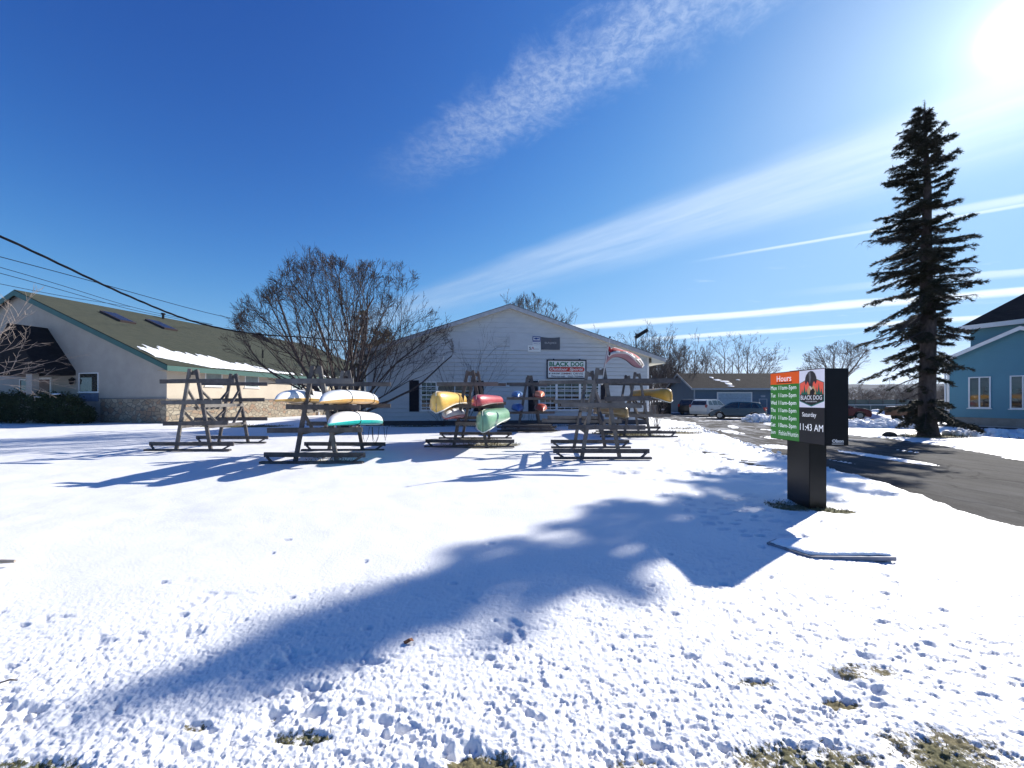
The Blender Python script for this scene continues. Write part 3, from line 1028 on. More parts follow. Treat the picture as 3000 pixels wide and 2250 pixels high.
# ------------------------------------------------------------------ tan building on the left
def build_tan():
    t = thing('tan_building', 'long tan stucco building with green shingle roof and stone base at left', 'building', (-23.6, 26.3, 0), R(-13.0))
    Wd, L, ze = 29.0, 30.0, 4.05
    XR = -14.5
    zr = 9.85
    sl = (zr - ze) / 14.5
    m = MB()   # front gable and the far walls
    m.add([(0, 0, -.2), (-Wd, 0, -.2), (-Wd, 0, ze), (XR, 0, zr), (0, 0, ze), (-Wd, L, -.2), (0, L, -.2), (-Wd, L, ze), (XR, L, zr), (0, L, ze)],
          [(0, 4, 3, 2, 1), (1, 2, 7, 5), (5, 7, 8, 9, 6)])
    m.build('front_wall', M_STUCCO_SHADE, t)
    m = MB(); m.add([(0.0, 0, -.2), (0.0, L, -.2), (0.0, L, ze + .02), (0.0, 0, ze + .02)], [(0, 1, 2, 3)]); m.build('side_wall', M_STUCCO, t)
    s = MB(); s.lim(-6.05, .09, -.09, 0.003, -.2, 1.66); s.build('stone_base', M_STONE, t)
    s = MB(); s.lim(-.003, .09, 0.004, L, -.2, 1.62); s.build('stone_base', M_STONE, t)
    s = MB(); s.lim(-6.1, .13, -.13, .0, 1.665, 1.74); s.lim(.0, .13, .003, L, 1.625, 1.70); s.build('ledge', mat('stone_ledge', (.16, .15, .15), .8), t)
    # roof
    ovx, ovy, th = .55, .35, .12
    r = MB()
    for sg in (1, -1):
        xa = (ovx if sg > 0 else -Wd - ovx)
        za = ze - sl * ovx + .15; zb = zr + .15
        r.add([(xa, -ovy, za), (XR, -ovy, zb), (XR, L + ovy, zb), (xa, L + ovy, za), (xa, -ovy, za - th), (XR, -ovy, zb - th), (XR, L + ovy, zb - th), (xa, L + ovy, za - th)],
              [(0, 1, 2, 3), (4, 7, 6, 5), (0, 4, 5, 1), (0, 3, 7, 4), (2, 6, 7, 3)])
    ro = r.build('roof', M_ROOFG, t, roofuv=True)
    k = MB()
    for sg in (1, -1):
        xa = (ovx + .02 if sg > 0 else -Wd - ovx)
        za = ze - sl * ovx + .09; zb = zr + .10
        k.add([(xa, -ovy - .04, za), (XR, -ovy - .04, zb), (XR, -ovy - .04, zb - .40), (xa, -ovy - .04, za - .34),
               (xa, -ovy, za), (XR, -ovy, zb), (XR, -ovy, zb - .40), (xa, -ovy, za - .34)], [(0, 1, 2, 3), (4, 7, 6, 5), (0, 4, 5, 1), (3, 2, 6, 7), (0, 3, 7, 4)])
    k.build('rake_board', M_GREENTRIM, ro)
    zf = ze - sl * ovx
    k = MB(); k.lim(ovx, ovx + .05, -ovy - .04, L, zf - .26, zf + .09); k.build('fascia', M_GREENTRIM, ro)
    k = MB(); k.lim(0.0, ovx - .003, -ovy, L, zf - .24, zf - .20); k.lim(-.3, ovx, -ovy - .02, -.0, zf - .25, zf - .21); k.build('soffit', mat('tan_soffit', (.34, .28, .2), .8), ro)
    # snow left along the eave, thinning to the right
    rnd = random.Random(4)
    def on_roof(d, y, lift=.02):   # d: distance up slope measured in x from the eave
        x = ovx - d
        return (x, y, ze - sl * (-(-x)) + .15 + lift if False else ze - sl * x + .15 + lift)
    sn = MB()
    ys = np.linspace(-.05, 22, 221)
    def updepth(y):
        if y < 9.5: base = 3.6 * (1 - y / 9.5) ** .75 + .5 if y > 1 else 3.2 + .6 * y
        else: base = .55
        return base
    gaps = lambda y: (y > 10.3 and (math.sin(y * 2.3) + math.sin(y * 5.1 + 1)) > -.1)
    cols = 10
    prev = None
    for i, y in enumerate(ys):
        w = updepth(y) * rnd.uniform(.97, 1.04) * (.52 + .95 * float(fbm(np.array([y]), np.array([0.0]), 2.6, 5, 7, .62)[0]))
        lo = .12 + .10 * rnd.random() + max(0, 1.5 - y * .55) * .9 * (1 if y < 2.7 else 0)
        row = []
        for c in range(cols + 1):
            d = lo + (w - lo) * c / cols
            hgt = .05 * math.sin(math.pi * min(max((c + .0) / cols, 0), 1)) ** .5 + .012
            row.append(on_roof(d, y, hgt if 0 < c < cols else .0))
        if prev and not gaps(y):
            o = len(sn.v); sn.v.extend(prev + row)
            n = cols + 1
            for c in range(cols):
                sn.f.append((o + c, o + c + 1, o + n + c + 1, o + n + c)); sn.m.append(0)
        prev = row
    sn.build('roof_snow', M_SNOWCAP, ro, smooth=True)
    # skylights, vents, dormer ventilators
    glassd = mat('skylight_glass', (.02, .018, .025), .25, .2, 3, spec=.25)
    for (d0, y0) in ((11.2, 3.2), (11.1, 6.4)):
        q = MB()
        a = on_roof(d0 - 1.2, y0, .02); b = on_roof(d0 + 1.2, y0, .02)
        ang = math.atan(sl)
        ctr = (Vector(a) + Vector(b)) / 2 + Vector((0, .55, .07))
        rot = Matrix.Rotation(ang, 3, 'Y')
        q.box(ctr, (2.5, 1.1, .16), rot); f = q.build('skylight', mat('bronze_frame', (.05, .035, .035), .5), ro)
        q = MB(); q.box(ctr + rot @ Vector((0, 0, .085)), (2.3, .92, .02), rot); q.build('pane', glassd, f)
    q = MB(); c = on_roof(14.4, 9.4, 0); q.tube([c, (c[0], c[1], c[2] + .45)], .10, 8); q.tube([(c[0], c[1], c[2] + .42), (c[0], c[1], c[2] + .58)], [.2, .16], 8)
    q.build('roof_vent', M_BLACK, ro)
    for (y0, sc) in ((20.0, 1.0),):
        c = on_roof(13.0, y0, 0)
        q = MB(); q.add([(c[0] + 1.6, c[1] - .2, c[2] - .62), (c[0] - .9, c[1] - 1.4, c[2] + .25), (c[0] - .9, c[1] + 1.4, c[2] + .25), (c[0] - .9, c[1], c[2] + 1.0), (c[0] - .6, c[1], c[2] + .95)],
                        [(0, 4, 1), (0, 2, 4), (1, 4, 3), (2, 3, 4), (1, 3, 2)])
        q.build('roof_dormer', M_ROOFB, ro)
    for (d0, y0, h, mt) in ((4.6, 11.6, .75, M_BLACK), (3.2, 17.5, .8, M_BLACK), (3.4, 20.8, .7, M_BLACK)):
        c = on_roof(d0, y0, 0)
        q = MB(); q.tube([(c[0], c[1], c[2] - .1), (c[0], c[1], c[2] + h)], .06, 7); q.build('vent_pipe', mt, ro)
    # side windows (local plane x = 0 facing +x): build through a rotated carrier
    for (ya, w, zz, hh) in ((2.6, 1.35, 2.66, 1.15), (5.9, 1.35, 2.66, 1.15), (10.9, 1.5, 2.66, 1.15), (14.4, 1.4, 2.66, 1.15), (19.6, 1.2, 2.66, 1.1), (22.6, 1.2, 2.66, 1.1), (27.0, 1.2, 2.66, 1.1)):
        f = MB(); fr = .07
        x0, x1 = -.0, .035
        f.lim(x0, x1, ya, ya + w, zz, zz + fr); f.lim(x0, x1, ya, ya + w, zz + hh - fr, zz + hh)
        f.lim(x0, x1, ya, ya + fr, zz + fr, zz + hh - fr); f.lim(x0, x1, ya + w - fr, ya + w, zz + fr, zz + hh - fr)
        wn_ = f.build('window', M_TRIM, t)
        q = MB(); q.lim(.004, .014, ya + fr * .9, ya + w - fr * .9, zz + fr * .9, zz + hh - fr * .9); q.build('pane', mat('pale_pane', (.25, .3, .29), .12, .2, 2), wn_)
        q = MB(); q.lim(.0, .08, ya - .06, ya + w + .06, zz - .07, zz - .003); q.build('sill', M_TRIM, wn_)
    # front window: white frame, panel below it
    w = window(t, -8.3, -6.35, 2.16, 3.58, -.003, frame=.06, mull=1, depth=.04, glass=mat('reflecting_pane', (.05, .05, .045), .03, .5, 1.2, spec=1.0))
    q = MB(); q.lim(-8.3, -6.35, -.03, -.004, 1.5, 2.1); q.build('blue_panel', mat('slate_panel', (.10, .14, .22), .7), t)
    # porch on the far left
    q = MB()
    cx, hw, za, zb, dp = -11.6, 2.75, 3.75, 7.0, 2.0
    q.add([(cx - hw - .2, -dp, za), (cx, -dp, zb), (cx, 0, zb), (cx - hw - .2, 0, za), (cx + hw + .2, -dp, za), (cx + hw + .2, 0, za),
           (cx - hw - .2, -dp, za - .35), (cx + hw + .2, -dp, za - .35), (cx + hw + .2, 0, za - .35), (cx - hw - .2, 0, za - .35)],
          [(0, 1, 2, 3), (4, 5, 2, 1), (0, 6, 7, 4, 1), (6, 9, 8, 7), (4, 7, 8, 5), (0, 3, 9, 6)])
    q.build('porch_roof', M_ROOFB, t, roofuv=True)
    q = MB(); q.lim(-9.85, -9.25, -1.95, -1.6, -.1, 3.4); q.build('porch_post', M_STUCCO_SHADE, t)
    q = MB(); q.lim(-12.6, -11.2, -.06, -.004, 0.1, 3.15); f = q.build('door', mat('brown_door', (.15, .075, .05), .6, .2), t)
    q = MB(); q.lim(-12.72, -12.6, -.09, -.003, .1, 3.3); q.lim(-11.2, -11.08, -.09, -.003, .1, 3.3); q.lim(-12.6, -11.2, -.09, -.003, 3.15, 3.3); q.build('door_frame', M_TRIM, f)
    window(t, -14.6, -12.8, 1.2, 3.2, -.003, nx=1, nz=2, depth=.05)
    q = MB(); c = (-9.6 + .9, -.22, 2.95)
    q.tube([(c[0], 0, c[2] + .15), (c[0], -.2, c[2] + .32), (c[0], -.22, c[2] + .2)], .025, 5)
    q.tube([(c[0], c[1], c[2] + .25), (c[0], c[1], c[2] + .17), (c[0], c[1], c[2] - .15), (c[0], c[1], c[2] - .25)], [.03, .16, .12, .05], 8)
    q.build('wall_lantern', M_BLACK, t)
    # service mast and meters on the sunny side
    q = MB(); q.tube([(.2, 12.0, 1.7), (.2, 12.0, 6.4)], .06, 7); q.tube([(.2, 12.0, 6.38), (.28, 12.0, 6.55), (.36, 12, 6.4)], [.06, .09, .05], 6); q.build('service_mast', mat('rusty_pipe', (.06, .045, .04), .7), t)
    q = MB(); q.tube([(.3, 20.5, 3.2), (.3, 20.5, 5.6)], .05, 6); q.build('service_mast', M_TRIM, t)
    q = MB(); q.box((.22, 12.3, 1.95), (.22, 2.4, .62)); f = q.build('meter_cabinet', mat('meter_grey', (.55, .55, .53), .5), t, bevel=.02)
    for yy in (11.6, 13.0):
        q = MB(); q.tube([(.30, yy, 1.95), (.50, yy, 1.95)], [.17, .14], 10); q.build('meter_dial', mat('meter_glass', (.07, .07, .07), .2), f)
    q = MB(); q.box((.2, 12.2, 2.55), (.18, .5, .5)); q.build('meter_box', mat('meter_grey', (.5, .5, .5)), t)
    q = MB(); q.box((.2, 12.5, 1.05), (.16, .6, .5)); q.build('meter_box', mat('meter_grey', (.5, .5, .5)), t)
    q = MB(); q.tube([(.2, 14.3, 0), (.2, 14.3, 2.0)], .07, 6); q.build('downpipe', M_TRIM, t)
    return t


TAN = build_tan()
TM = world_matrix(TAN)


def by_tan():
    # slatted screen round the air conditioner
    org = TM @ Vector((1.0, 19.0, 0))
    t = thing('slatted_screen', 'pale slatted wooden screen standing against the tan building', 'screen', org, R(-6))
    m = MB(); m.lim(0, .1, 0, .1, 0, 1.25); m.lim(2.0, 2.1, 0, .1, 0, 1.25); m.lim(3.1, 3.2, 0.6, .7, 0, 1.25); m.build('post', M_WOOD2, t)
    m = MB(); m.lim(-.05, 2.15, -.03, -.0, 1.1, 1.22); m.build('top_rail', mat('pale_timber', (.42, .36, .25), .8), t)
    m = MB()
    for k in range(9): m.lim(.12 + k * .22, .2 + k * .22, .02, .05, .08, 1.1)
    for k in range(4): m.lim(2.2 + k * .22, 2.38 + k * .22, .3, .33, .05, 1.12)
    m.build('slats', mat('pale_timber', (.42, .36, .25), .8), t)
    m = MB(); m.lim(.15, 1.9, .4, 1.4, 0, .95); m.build('cooling_unit', mat('unit_dark', (.08, .085, .08), .6), t)
    # boards leaning on the wall
    for k in range(5):
        p = TM @ Vector((1.5, 16.2 + k * .32, 0)); q = TM @ Vector((.15, 16.5 + k * .34, 3.3 - .12 * (k % 2)))
        m = MB(); m.beam(p, q, .14, .04, up=(1, 0, 0))
        o = m.build('leaning_board', M_WOOD2 if k % 2 else mat('pale_timber', (.42, .36, .25)))
        tag(o, ['grey board leaning on the tan wall, first from the left', 'pale board leaning on the tan wall, second from left', 'grey board in the middle of the five leaning boards',
                'pale board leaning on the tan wall, fourth from left', 'grey board leaning on the tan wall, last one to the right'][k], 'board', 'boards leaning on the tan wall')
    # clipped dark shrubs
    for (x, y, r, lb) in ((1.3, 15.0, .62, 'small round dark shrub by the tan wall, left one'), (1.5, 16.9, .72, 'small round dark shrub beside the slatted screen')):
        c = TM @ Vector((x, y, 0))
        leafy_shrub(c, r, r * 1.05, 1500, 'round_shrub', lb, 'shrubs at the stone base')


def leafy_shrub(c, rx, h, n, name, label, group, ry=None, snow=0, leaf=.05):
    rnd = random.Random(int(abs(c[0] * 71 + c[1] * 13)))
    ry = ry or rx
    t = thing(name, label, 'shrub', (c[0], c[1], 0), 0, group)
    m = MB()
    cl = [(rnd.uniform(-1, 1), rnd.uniform(-1, 1), rnd.uniform(.2, .9), rnd.uniform(.25, .5)) for _ in range(12)]
    for k in range(n):
        a = rnd.uniform(0, 6.283); b = math.acos(rnd.uniform(-.95, 1)); q = rnd.uniform(.72, 1.0)
        dx, dy, dz = math.sin(b) * math.cos(a), math.sin(b) * math.sin(a), math.cos(b)
        bump = 1 + .16 * math.sin(3 * a + 2 * b) + .12 * math.sin(7 * a + 1.3) * math.sin(5 * b) + rnd.gauss(0, .035)
        px = rx * dx * q * bump; py = ry * dy * q * bump; pz = h * (.5 + .5 * math.copysign(abs(dz) ** .8, dz) * q * bump)
        if pz < .03: pz = rnd.uniform(.03, .3)
        v = Vector((rnd.gauss(0, 1), rnd.gauss(0, 1), rnd.gauss(0, 1))).normalized()
        w = v.orthogonal().normalized() * leaf * .5; v = v * leaf
        p = Vector((px, py, pz))
        m.add([p - v, p + w, p + v, p - w], [(0, 1, 2, 3)])
    m.build('foliage', M_HEDGE, t, fix=False)
    s = MB()
    for k in range(7):
        a = rnd.uniform(0, 6.283)
        s.tube([(0, 0, 0), (rx * .4 * math.cos(a), ry * .4 * math.sin(a), h * .4), (rx * .7 * math.cos(a), ry * .7 * math.sin(a), h * .7)], [.04, .025, .01], 4)
    s.build('stem', M_BARK, t)
    if snow:
        q = MB()
        for k in range(snow):
            a = rnd.uniform(0, 6.283); rr = rnd.uniform(0, .7)
            q.ball((rx * rr * math.cos(a), ry * rr * math.sin(a), h * (.98 - .25 * rr * rr) + .02), (rnd.uniform(.12, .35), rnd.uniform(.1, .2), .05), 8, 4, jit=.1)
        q.build('snow_cap', M_SNOWCAP, t, smooth=True)
    return t


by_tan()
for i, (lx, ly, rx, ry, h, nl, lb) in enumerate((
        (-7.4, -1.6, 1.75, 1.1, 2.05, 9000, 'dark clipped bush in front of the small window, rightmost of the row'),
        (-10.2, -1.9, 1.7, 1.2, 2.2, 9000, 'tall dark bush in front of the wall lantern'),
        (-12.8, -2.4, 1.8, 1.2, 2.15, 9000, 'dark bush below the brown door at the left edge'),
        (-5.7, -1.5, 1.1, .8, 1.25, 5000, 'low olive bush at the left end of the stone base'),
        (-15.3, -2.6, 1.8, 1.2, 2.1, 5000, 'dark bush cut off by the left edge of the photo'))):
    c = TM @ Vector((lx, ly, 0))
    leafy_shrub(c, rx, h, nl, 'foundation_bush', lb, 'bushes in front of the tan building', ry, 7 if i != 3 else 0, .055)


# ------------------------------------------------------------------ blue garage
def build_garage():
    t = thing('blue_garage', 'low dark blue garage with brown roof and wide door behind parked cars', 'garage', (21.75, 46.0, 0))
    L, Dp, ze, zr = 16.8, 7.5, 3.1, 4.95
    m = MB(); m.add([(0, 0, -.2), (L, 0, -.2), (L, 0, ze), (0, 0, ze), (0, Dp, -.2), (L, Dp, -.2), (L, Dp, ze), (0, Dp, ze), (0, Dp / 2, zr), (L, Dp / 2, zr)],
                    [(0, 1, 2, 3), (5, 4, 7, 6), (4, 0, 3, 8, 7), (1, 5, 6, 9, 2)])
    m.build('wall', M_BLUEG, t)
    sl = (zr - ze) / (Dp / 2)
    r = MB(); ov = .4
    for (ya, yb) in ((-ov, Dp / 2), (Dp + ov, Dp / 2)):
        za = ze - sl * ov + .1; zb = zr + .1
        r.add([(-ov, ya, za), (L + ov, ya, za), (L + ov, yb, zb), (-ov, yb, zb), (-ov, ya, za - .1), (L + ov, ya, za - .1), (L + ov, yb, zb - .1), (-ov, yb, zb - .1)],
              [(0, 1, 2, 3), (4, 7, 6, 5), (0, 4, 5, 1), (3, 7, 4, 0), (1, 5, 6, 2)])
    ro = r.build('roof', M_ROOFD, t, roofuv=True)
    k = MB(); za = ze - sl * ov
    k.lim(-ov - .03, L + ov, -ov - .04, -ov, za - .1, za + .1)
    for (ya, yb) in ((-ov, Dp / 2), (Dp + ov, Dp / 2)):
        k.add([(-ov - .04, ya, za + .1), (-ov - .04, yb, zr + .1), (-ov - .04, yb, zr - .15), (-ov - .04, ya, za - .12), (-ov, ya, za + .1), (-ov, yb, zr + .1), (-ov, yb, zr - .15), (-ov, ya, za - .12)],
              [(0, 1, 2, 3), (4, 7, 6, 5), (3, 2, 6, 7), (0, 4, 5, 1), (0, 3, 7, 4)])
    k.build('fascia', mat('grey_trim', (.38, .42, .46), .6), ro)
    k = MB(); k.lim(-.02, .12, -.03, 0, 0, ze - .2); k.build('corner_board', mat('grey_trim', (.38, .42, .46)), t)
    k = MB(); x0, x1 = 2.9, 6.8
    k.lim(x0 - .15, x1 + .15, -.06, -.0, 2.4, 2.55); k.lim(x0 - .15, x0, -.06, 0, 0, 2.4); k.lim(x1, x1 + .15, -.06, 0, 0, 2.4)
    f = k.build('garage_door', M_TRIM, t)
    k = MB()
    for q in range(4): k.lim(x0, x1, -.04, -.005, q * .6, q * .6 + .585)
    k.build('door_panel', mat('pale_blue_door', (.33, .43, .50), .5), f)
    k = MB(); k.lim(7.75, 8.75, -.05, 0, 0, 1.75); k.build('side_door', mat('grey_trim', (.38, .42, .46)), t)
    k = MB(); k.lim(7.85, 8.65, -.06, -.052, 0, 1.68); k.build('door_leaf', M_BLUEG, t)
    k = MB(); k.lim(8.0, 8.5, -.05, 0, 1.95, 2.15); k.build('vent_grille', mat('grey_trim', (.38, .42, .46)), t)
    # snow remnants
    k = MB()
    def rp(x, d, z=.03): return (x, -ov + d, za + .1 + sl * d + z)
    rnd = random.Random(8)
    def patch(pts, n=10):
        cx = sum(p[0] for p in pts) / len(pts); cd = sum(p[1] for p in pts) / len(pts)
        k = MB(); k.add([rp(cx, cd, .09)] + [rp(p[0], p[1], .012) for p in pts], [(0, i + 1, (i + 1) % len(pts) + 1) for i in range(len(pts))]); k.build('roof_snow', M_SNOWCAP, ro, smooth=True)
    def blob(cx, cd, rx, rd, n=11): patch([(cx + rx * math.cos(6.283 * i / n) * rnd.uniform(.65, 1.2), cd + rd * math.sin(6.283 * i / n) * rnd.uniform(.65, 1.2)) for i in range(n)])
    blob(3.4, 2.9, .28, .28); blob(3.8, 2.2, .5, .2); blob(4.5, 1.8, .7, .18); blob(4.6, 1.2, .5, .35); blob(4.5, .5, .4, .15); blob(6.3, 2.2, .3, .08)
    blob(12.9, 1.2, 2.9, .85, 18)
    # dark shrub at the wall
    leafy_shrub((33.6, 45.3, 0), 1.2, 1.7, 1800, 'dark_shrub', 'dark shrub against the blue garage wall behind the hatchback', None, None, 0, .09)


build_garage()


# ------------------------------------------------------------------ blue house on the right
def build_house():
    ang = math.atan2(-1, .44)
    t = thing('blue_house', 'light blue house with white gable trim at the right edge', 'house', (27.3, 24.1, 0), ang)
    # local x runs along the front wall towards the camera, local -y... front faces local -y
    W, ze, Dp = 5.8, 4.15, 7.0
    zr = 5.65; sl = (zr - ze) / (W / 2)
    m = MB(); m.add([(0, 0, .55), (W, 0, .55), (W, 0, ze), (W / 2, 0, zr), (0, 0, ze), (0, Dp, .55), (W, Dp, .55), (W, Dp, ze), (W / 2, Dp, zr), (0, Dp, ze)],
                    [(0, 1, 2, 3, 4), (9, 8, 7, 6, 5), (0, 4, 9, 5), (1, 6, 7, 2)])
    m.build('wall', M_BLUEH, t)
    c = MB()
    clap(c, lambda z: 0 if z <= ze else (z - ze) / sl, lambda z: W if z <= ze else W - (z - ze) / sl, .56, zr - .03, .125, -.001, .022, .008)
    c.build('siding', M_BLUEH, t)
    m = MB(); m.lim(.03, W - .03, .03, Dp, -.3, .55); m.build('foundation', M_CONC, t)
    r = MB(); ov = .35; fo = .35
    for (xa, xb) in ((-ov, W / 2), (W + ov, W / 2)):
        za = ze - sl * ov + .08; zb = zr + .08
        r.add([(xa, -fo, za), (xb, -fo, zb), (xb, Dp, zb), (xa, Dp, za), (xa, -fo, za - .08), (xb, -fo, zb - .08), (xb, Dp, zb - .08), (xa, Dp, za - .08)],
              [(0, 1, 2, 3), (4, 7, 6, 5), (0, 4, 5, 1), (0, 3, 7, 4)])
    ro = r.build('wing_roof', M_ROOFB, t, roofuv=True)
    k = MB()
    for (xa, xb) in ((-ov, W / 2), (W + ov, W / 2)):
        za = ze - sl * ov + .06; zb = zr + .06
        k.add([(xa, -fo - .03, za), (xb, -fo - .03, zb), (xb, -fo - .03, zb - .22), (xa, -fo - .03, za - .2), (xa, -fo, za), (xb, -fo, zb), (xb, -fo, zb - .22), (xa, -fo, za - .2)],
              [(0, 1, 2, 3), (4, 7, 6, 5), (0, 4, 5, 1), (3, 2, 6, 7), (0, 3, 7, 4)])
    k.build('rake_board', M_TRIM, ro)
    k = MB(); k.lim(-.03, .08, -.03, 0, .56, ze - .1); k.build('corner_board', M_TRIM, t)
    gl = mat('house_glass', (.03, .035, .04), .03, .6, 1.0, spec=1.0)
    window(t, .88, 1.76, 1.12, 2.98, -.024, frame=.06, mull=2, depth=.04, glass=gl)
    window(t, 2.46, 3.38, 1.10, 2.98, -.024, frame=.06, mull=2, depth=.04, glass=gl)
    k = MB(); k.tube([(-.08, -.08, ze - .3), (-.08, -.08, .25), (-.3, -.25, .12)], .045, 6); k.build('downpipe', M_TRIM, t)
    # taller block behind
    yb, x0, x1, z2, L2 = 2.6, .2, 12.0, 6.35, 8.0
    k = MB(); k.lim(x0, x1, yb, yb + L2, -.2, z2); k.build('upper_wall', M_BLUEH, t)
    c = MB(); clap(c, lambda z: x0, lambda z: x1, 3.9, z2, .125, yb, .012); c.build('upper_siding', M_BLUEH, t)
    k = MB(); o = .4; rz = z2 + 3.6
    a = (x0 - o, yb - o, z2); b = (x1 + o, yb - o, z2); cc = (x1 + o, yb + L2 + o, z2); d = (x0 - o, yb + L2 + o, z2)
    e = (x0 + 3.4, yb + L2 / 2, rz); f = (x1 - 3.4, yb + L2 / 2, rz)
    k.add([a, b, cc, d, e, f], [(0, 1, 5, 4), (2, 3, 4, 5), (3, 0, 4), (1, 2, 5), (0, 3, 2, 1)])
    r2 = k.build('main_roof', M_ROOFB, t, roofuv=True)
    k = MB(); k.lim(x0 - o, x1 + o, yb - o - .04, yb - o - .0, z2 - .22, z2 + .06); k.lim(x0 - o - .04, x0 - o, yb - o, yb + L2, z2 - .22, z2 + .06); k.build('fascia', M_TRIM, r2)
    window(t, 1.5, 2.1, 4.55, 5.6, yb - .015, frame=.06, depth=.04, glass=gl)
    # strip of dark mulch with pale edging at the base
    k = MB(); k.lim(-.6, 9, -1.55, 0, -.2, .06); o = k.build('mulch_bed', mat('mulch', (.03, .022, .02), .95), t)
    k = MB(); k.lim(-.6, 9, -.72, -.62, .0, .10); k.build('edging', mat('edging_stone', (.45, .43, .42), .8), o)


build_house()


# ------------------------------------------------------------------ boat racks
def rack(name, label, cx, yf, yb, zf=2.5, zb=2.55, sf=1.07, levels=(), base=2.7, tilt=0.0, cxb=None, seed=1, braces=True, group='timber A-frame boat racks'):
    """two A-frames (front yf, back yb); levels: (frame, z, left, right) cross arms"""
    rnd = random.Random(seed)
    cxb = cx if cxb is None else cxb
    t = thing(name, label, 'boat rack', (cx, yf, 0), 0, group)
    X = {0: 0.0, 1: cxb - cx}; Y = {0: 0.0, 1: yb - yf}; Z = {0: zf, 1: zb}
    def legx(fr, side, z):
        return X[fr] + side * (sf / 2 * (1 - z / Z[fr]) + .085 * z / Z[fr])
    for fr in (0, 1):
        for side in (-1, 1):
            m = MB(); jt = rnd.uniform(-.02, .02)
            m.beam((legx(fr, side, -.05), Y[fr] + side * .02, -.05), (legx(fr, side, Z[fr]), Y[fr] + side * .02 + jt, Z[fr] + rnd.uniform(-.03, .03)), .105, .06, up=(0, 1, 0))
            m.build('leg', M_WOOD if rnd.random() < .6 else M_WOOD2, t, bevel=.006)
        m = MB(); m.box((X[fr], Y[fr] + .055, Z[fr] - .10), (.28, .04, .14)); m.build('gusset', M_WOOD2, t)
    for (fr, z, l, r) in levels:
        m = MB(); s = -1 if rnd.random() < .5 else 1
        dz = rnd.uniform(-.015, .015)
        yy = Y[fr] + (-.07 if fr == 0 or rnd.random() < .5 else .07)
        m.beam((X[fr] + l, yy, z + dz), (X[fr] + r, yy, z - dz), .045, .13)
        m.build('cross_arm', M_WOOD if rnd.random() < .6 else M_WOOD2, t, bevel=.006)
    for fr in (0, 1):
        hb = base / 2 * (1 if fr == 0 else 1.0)
        m = MB(); m.beam((X[fr] - hb, Y[fr] - .07, .22), (X[fr] + hb, Y[fr] - .07, .21), .045, .12); m.build('skid_board', M_WOOD, t, bevel=.006)
        m = MB(); m.beam((X[fr] - hb, Y[fr] - .22, .045), (X[fr] + hb, Y[fr] - .22, .045), .12, .06); m.build('ground_board', M_WOOD, t, bevel=.006)
        for sgn in (-1, 1):
            m = MB(); m.beam((X[fr] + sgn * (hb - .05), Y[fr] - .09, .2), (X[fr] + sgn * (hb - .26), Y[fr] - .2, .06), .04, .05); m.build('stub', M_WOOD, t)
    if braces:
        for side in (-1, 1):
            z = 1.42 if side > 0 else 1.32
            m = MB(); m.beam((legx(0, side, z) + side * .055, Y[0], z), (legx(1, side, z) + side * .055, Y[1], z), .035, .11); m.build('side_rail', M_WOOD2, t)
            for fr in (0, 1):
                o = 1 - fr; q = .32
                for (za, zb2) in ((1.95, z), (z - .08, .78)):
                    pa = Vector((legx(fr, side, za), Y[fr], za))
                    pb = Vector((legx(fr, side, zb2) * (1 - q) + legx(o, side, zb2) * q, Y[fr] * (1 - q) + Y[o] * q, zb2))
                    if za < z: pa, pb = Vector((legx(fr, side, za), Y[fr], za)), pb
                    m = MB(); m.beam(pa, pb, .035, .08, up=(1, 0, 0)); m.build('brace', M_WOOD if fr else M_WOOD2, t)
            z = .75
            m = MB(); m.beam((legx(0, side, z) + side * .05, Y[0], z), (legx(1, side, z) + side * .05, Y[1], z), .035, .10); m.build('side_rail', M_WOOD, t)
    return t


rack('boat_rack', 'empty grey timber boat rack in front of the tan building', -10.1, 12.2, 14.3, 2.57, 2.56, 1.07,
     ((0, 2.2, -1.0, 1.35), (0, 1.53, -.95, .95), (0, .87, -.9, 1.15), (1, 2.2, -1.3, 1.3), (1, 1.6, -1.3, 1.2), (1, .9, -1.4, 1.3)), 2.66, cxb=-10.35, seed=1)
rack('boat_rack', 'timber rack holding white kayaks with yellow and teal decks', -4.99, 9.8, 12.2, 2.44, 2.54, 1.05,
     ((0, 2.08, -.98, .98), (0, 1.42, -.72, 1.15), (0, .84, -1.2, 1.2), (1, 2.1, -1.1, 1.45), (1, 1.42, -1.2, 1.4), (1, .86, -1.2, 1.2)), 2.56, cxb=-5.27, seed=2)
rack('boat_rack', 'timber rack holding yellow and green upturned canoes in front of the shop', -1.42, 13.05, 16.0, 2.60, 2.76, 1.12,
     ((0, 2.14, -1.12, .95), (0, 1.40, -.75, 1.15), (0, .80, -.5, .5), (1, 2.25, -1.1, 1.25), (1, 1.48, -1.25, 1.25), (1, .86, -1.2, .9)), 3.0, cxb=-1.5, seed=3, braces=False)
rack('boat_rack', 'timber rack with four blue and orange kayaks seen end on', .92, 20.0, 22.2, 2.90, 2.9, 1.2,
     ((0, 2.45, -1.2, 1.15), (0, 1.68, -1.2, 1.3), (0, .95, -1.2, 1.3), (1, 2.45, -1.1, 1.1)), 2.8, cxb=.95, seed=4, braces=False)
rack('boat_rack', 'empty timber rack with the flag pole on top, nearest to the path', 2.43, 10.54, 12.9, 2.46, 2.56, 1.05,
     ((0, 2.12, -.15, 2.15), (0, 1.64, .1, 1.35), (0, 1.46, -1.1, 1.1), (0, .86, -.9, 1.2), (1, 2.2, -1.7, .7), (1, 1.55, -1.2, 1.2), (1, .90, -1.6, 1.1), (1, 1.0, -1.4, .5)), 2.62, cxb=2.6, seed=5)
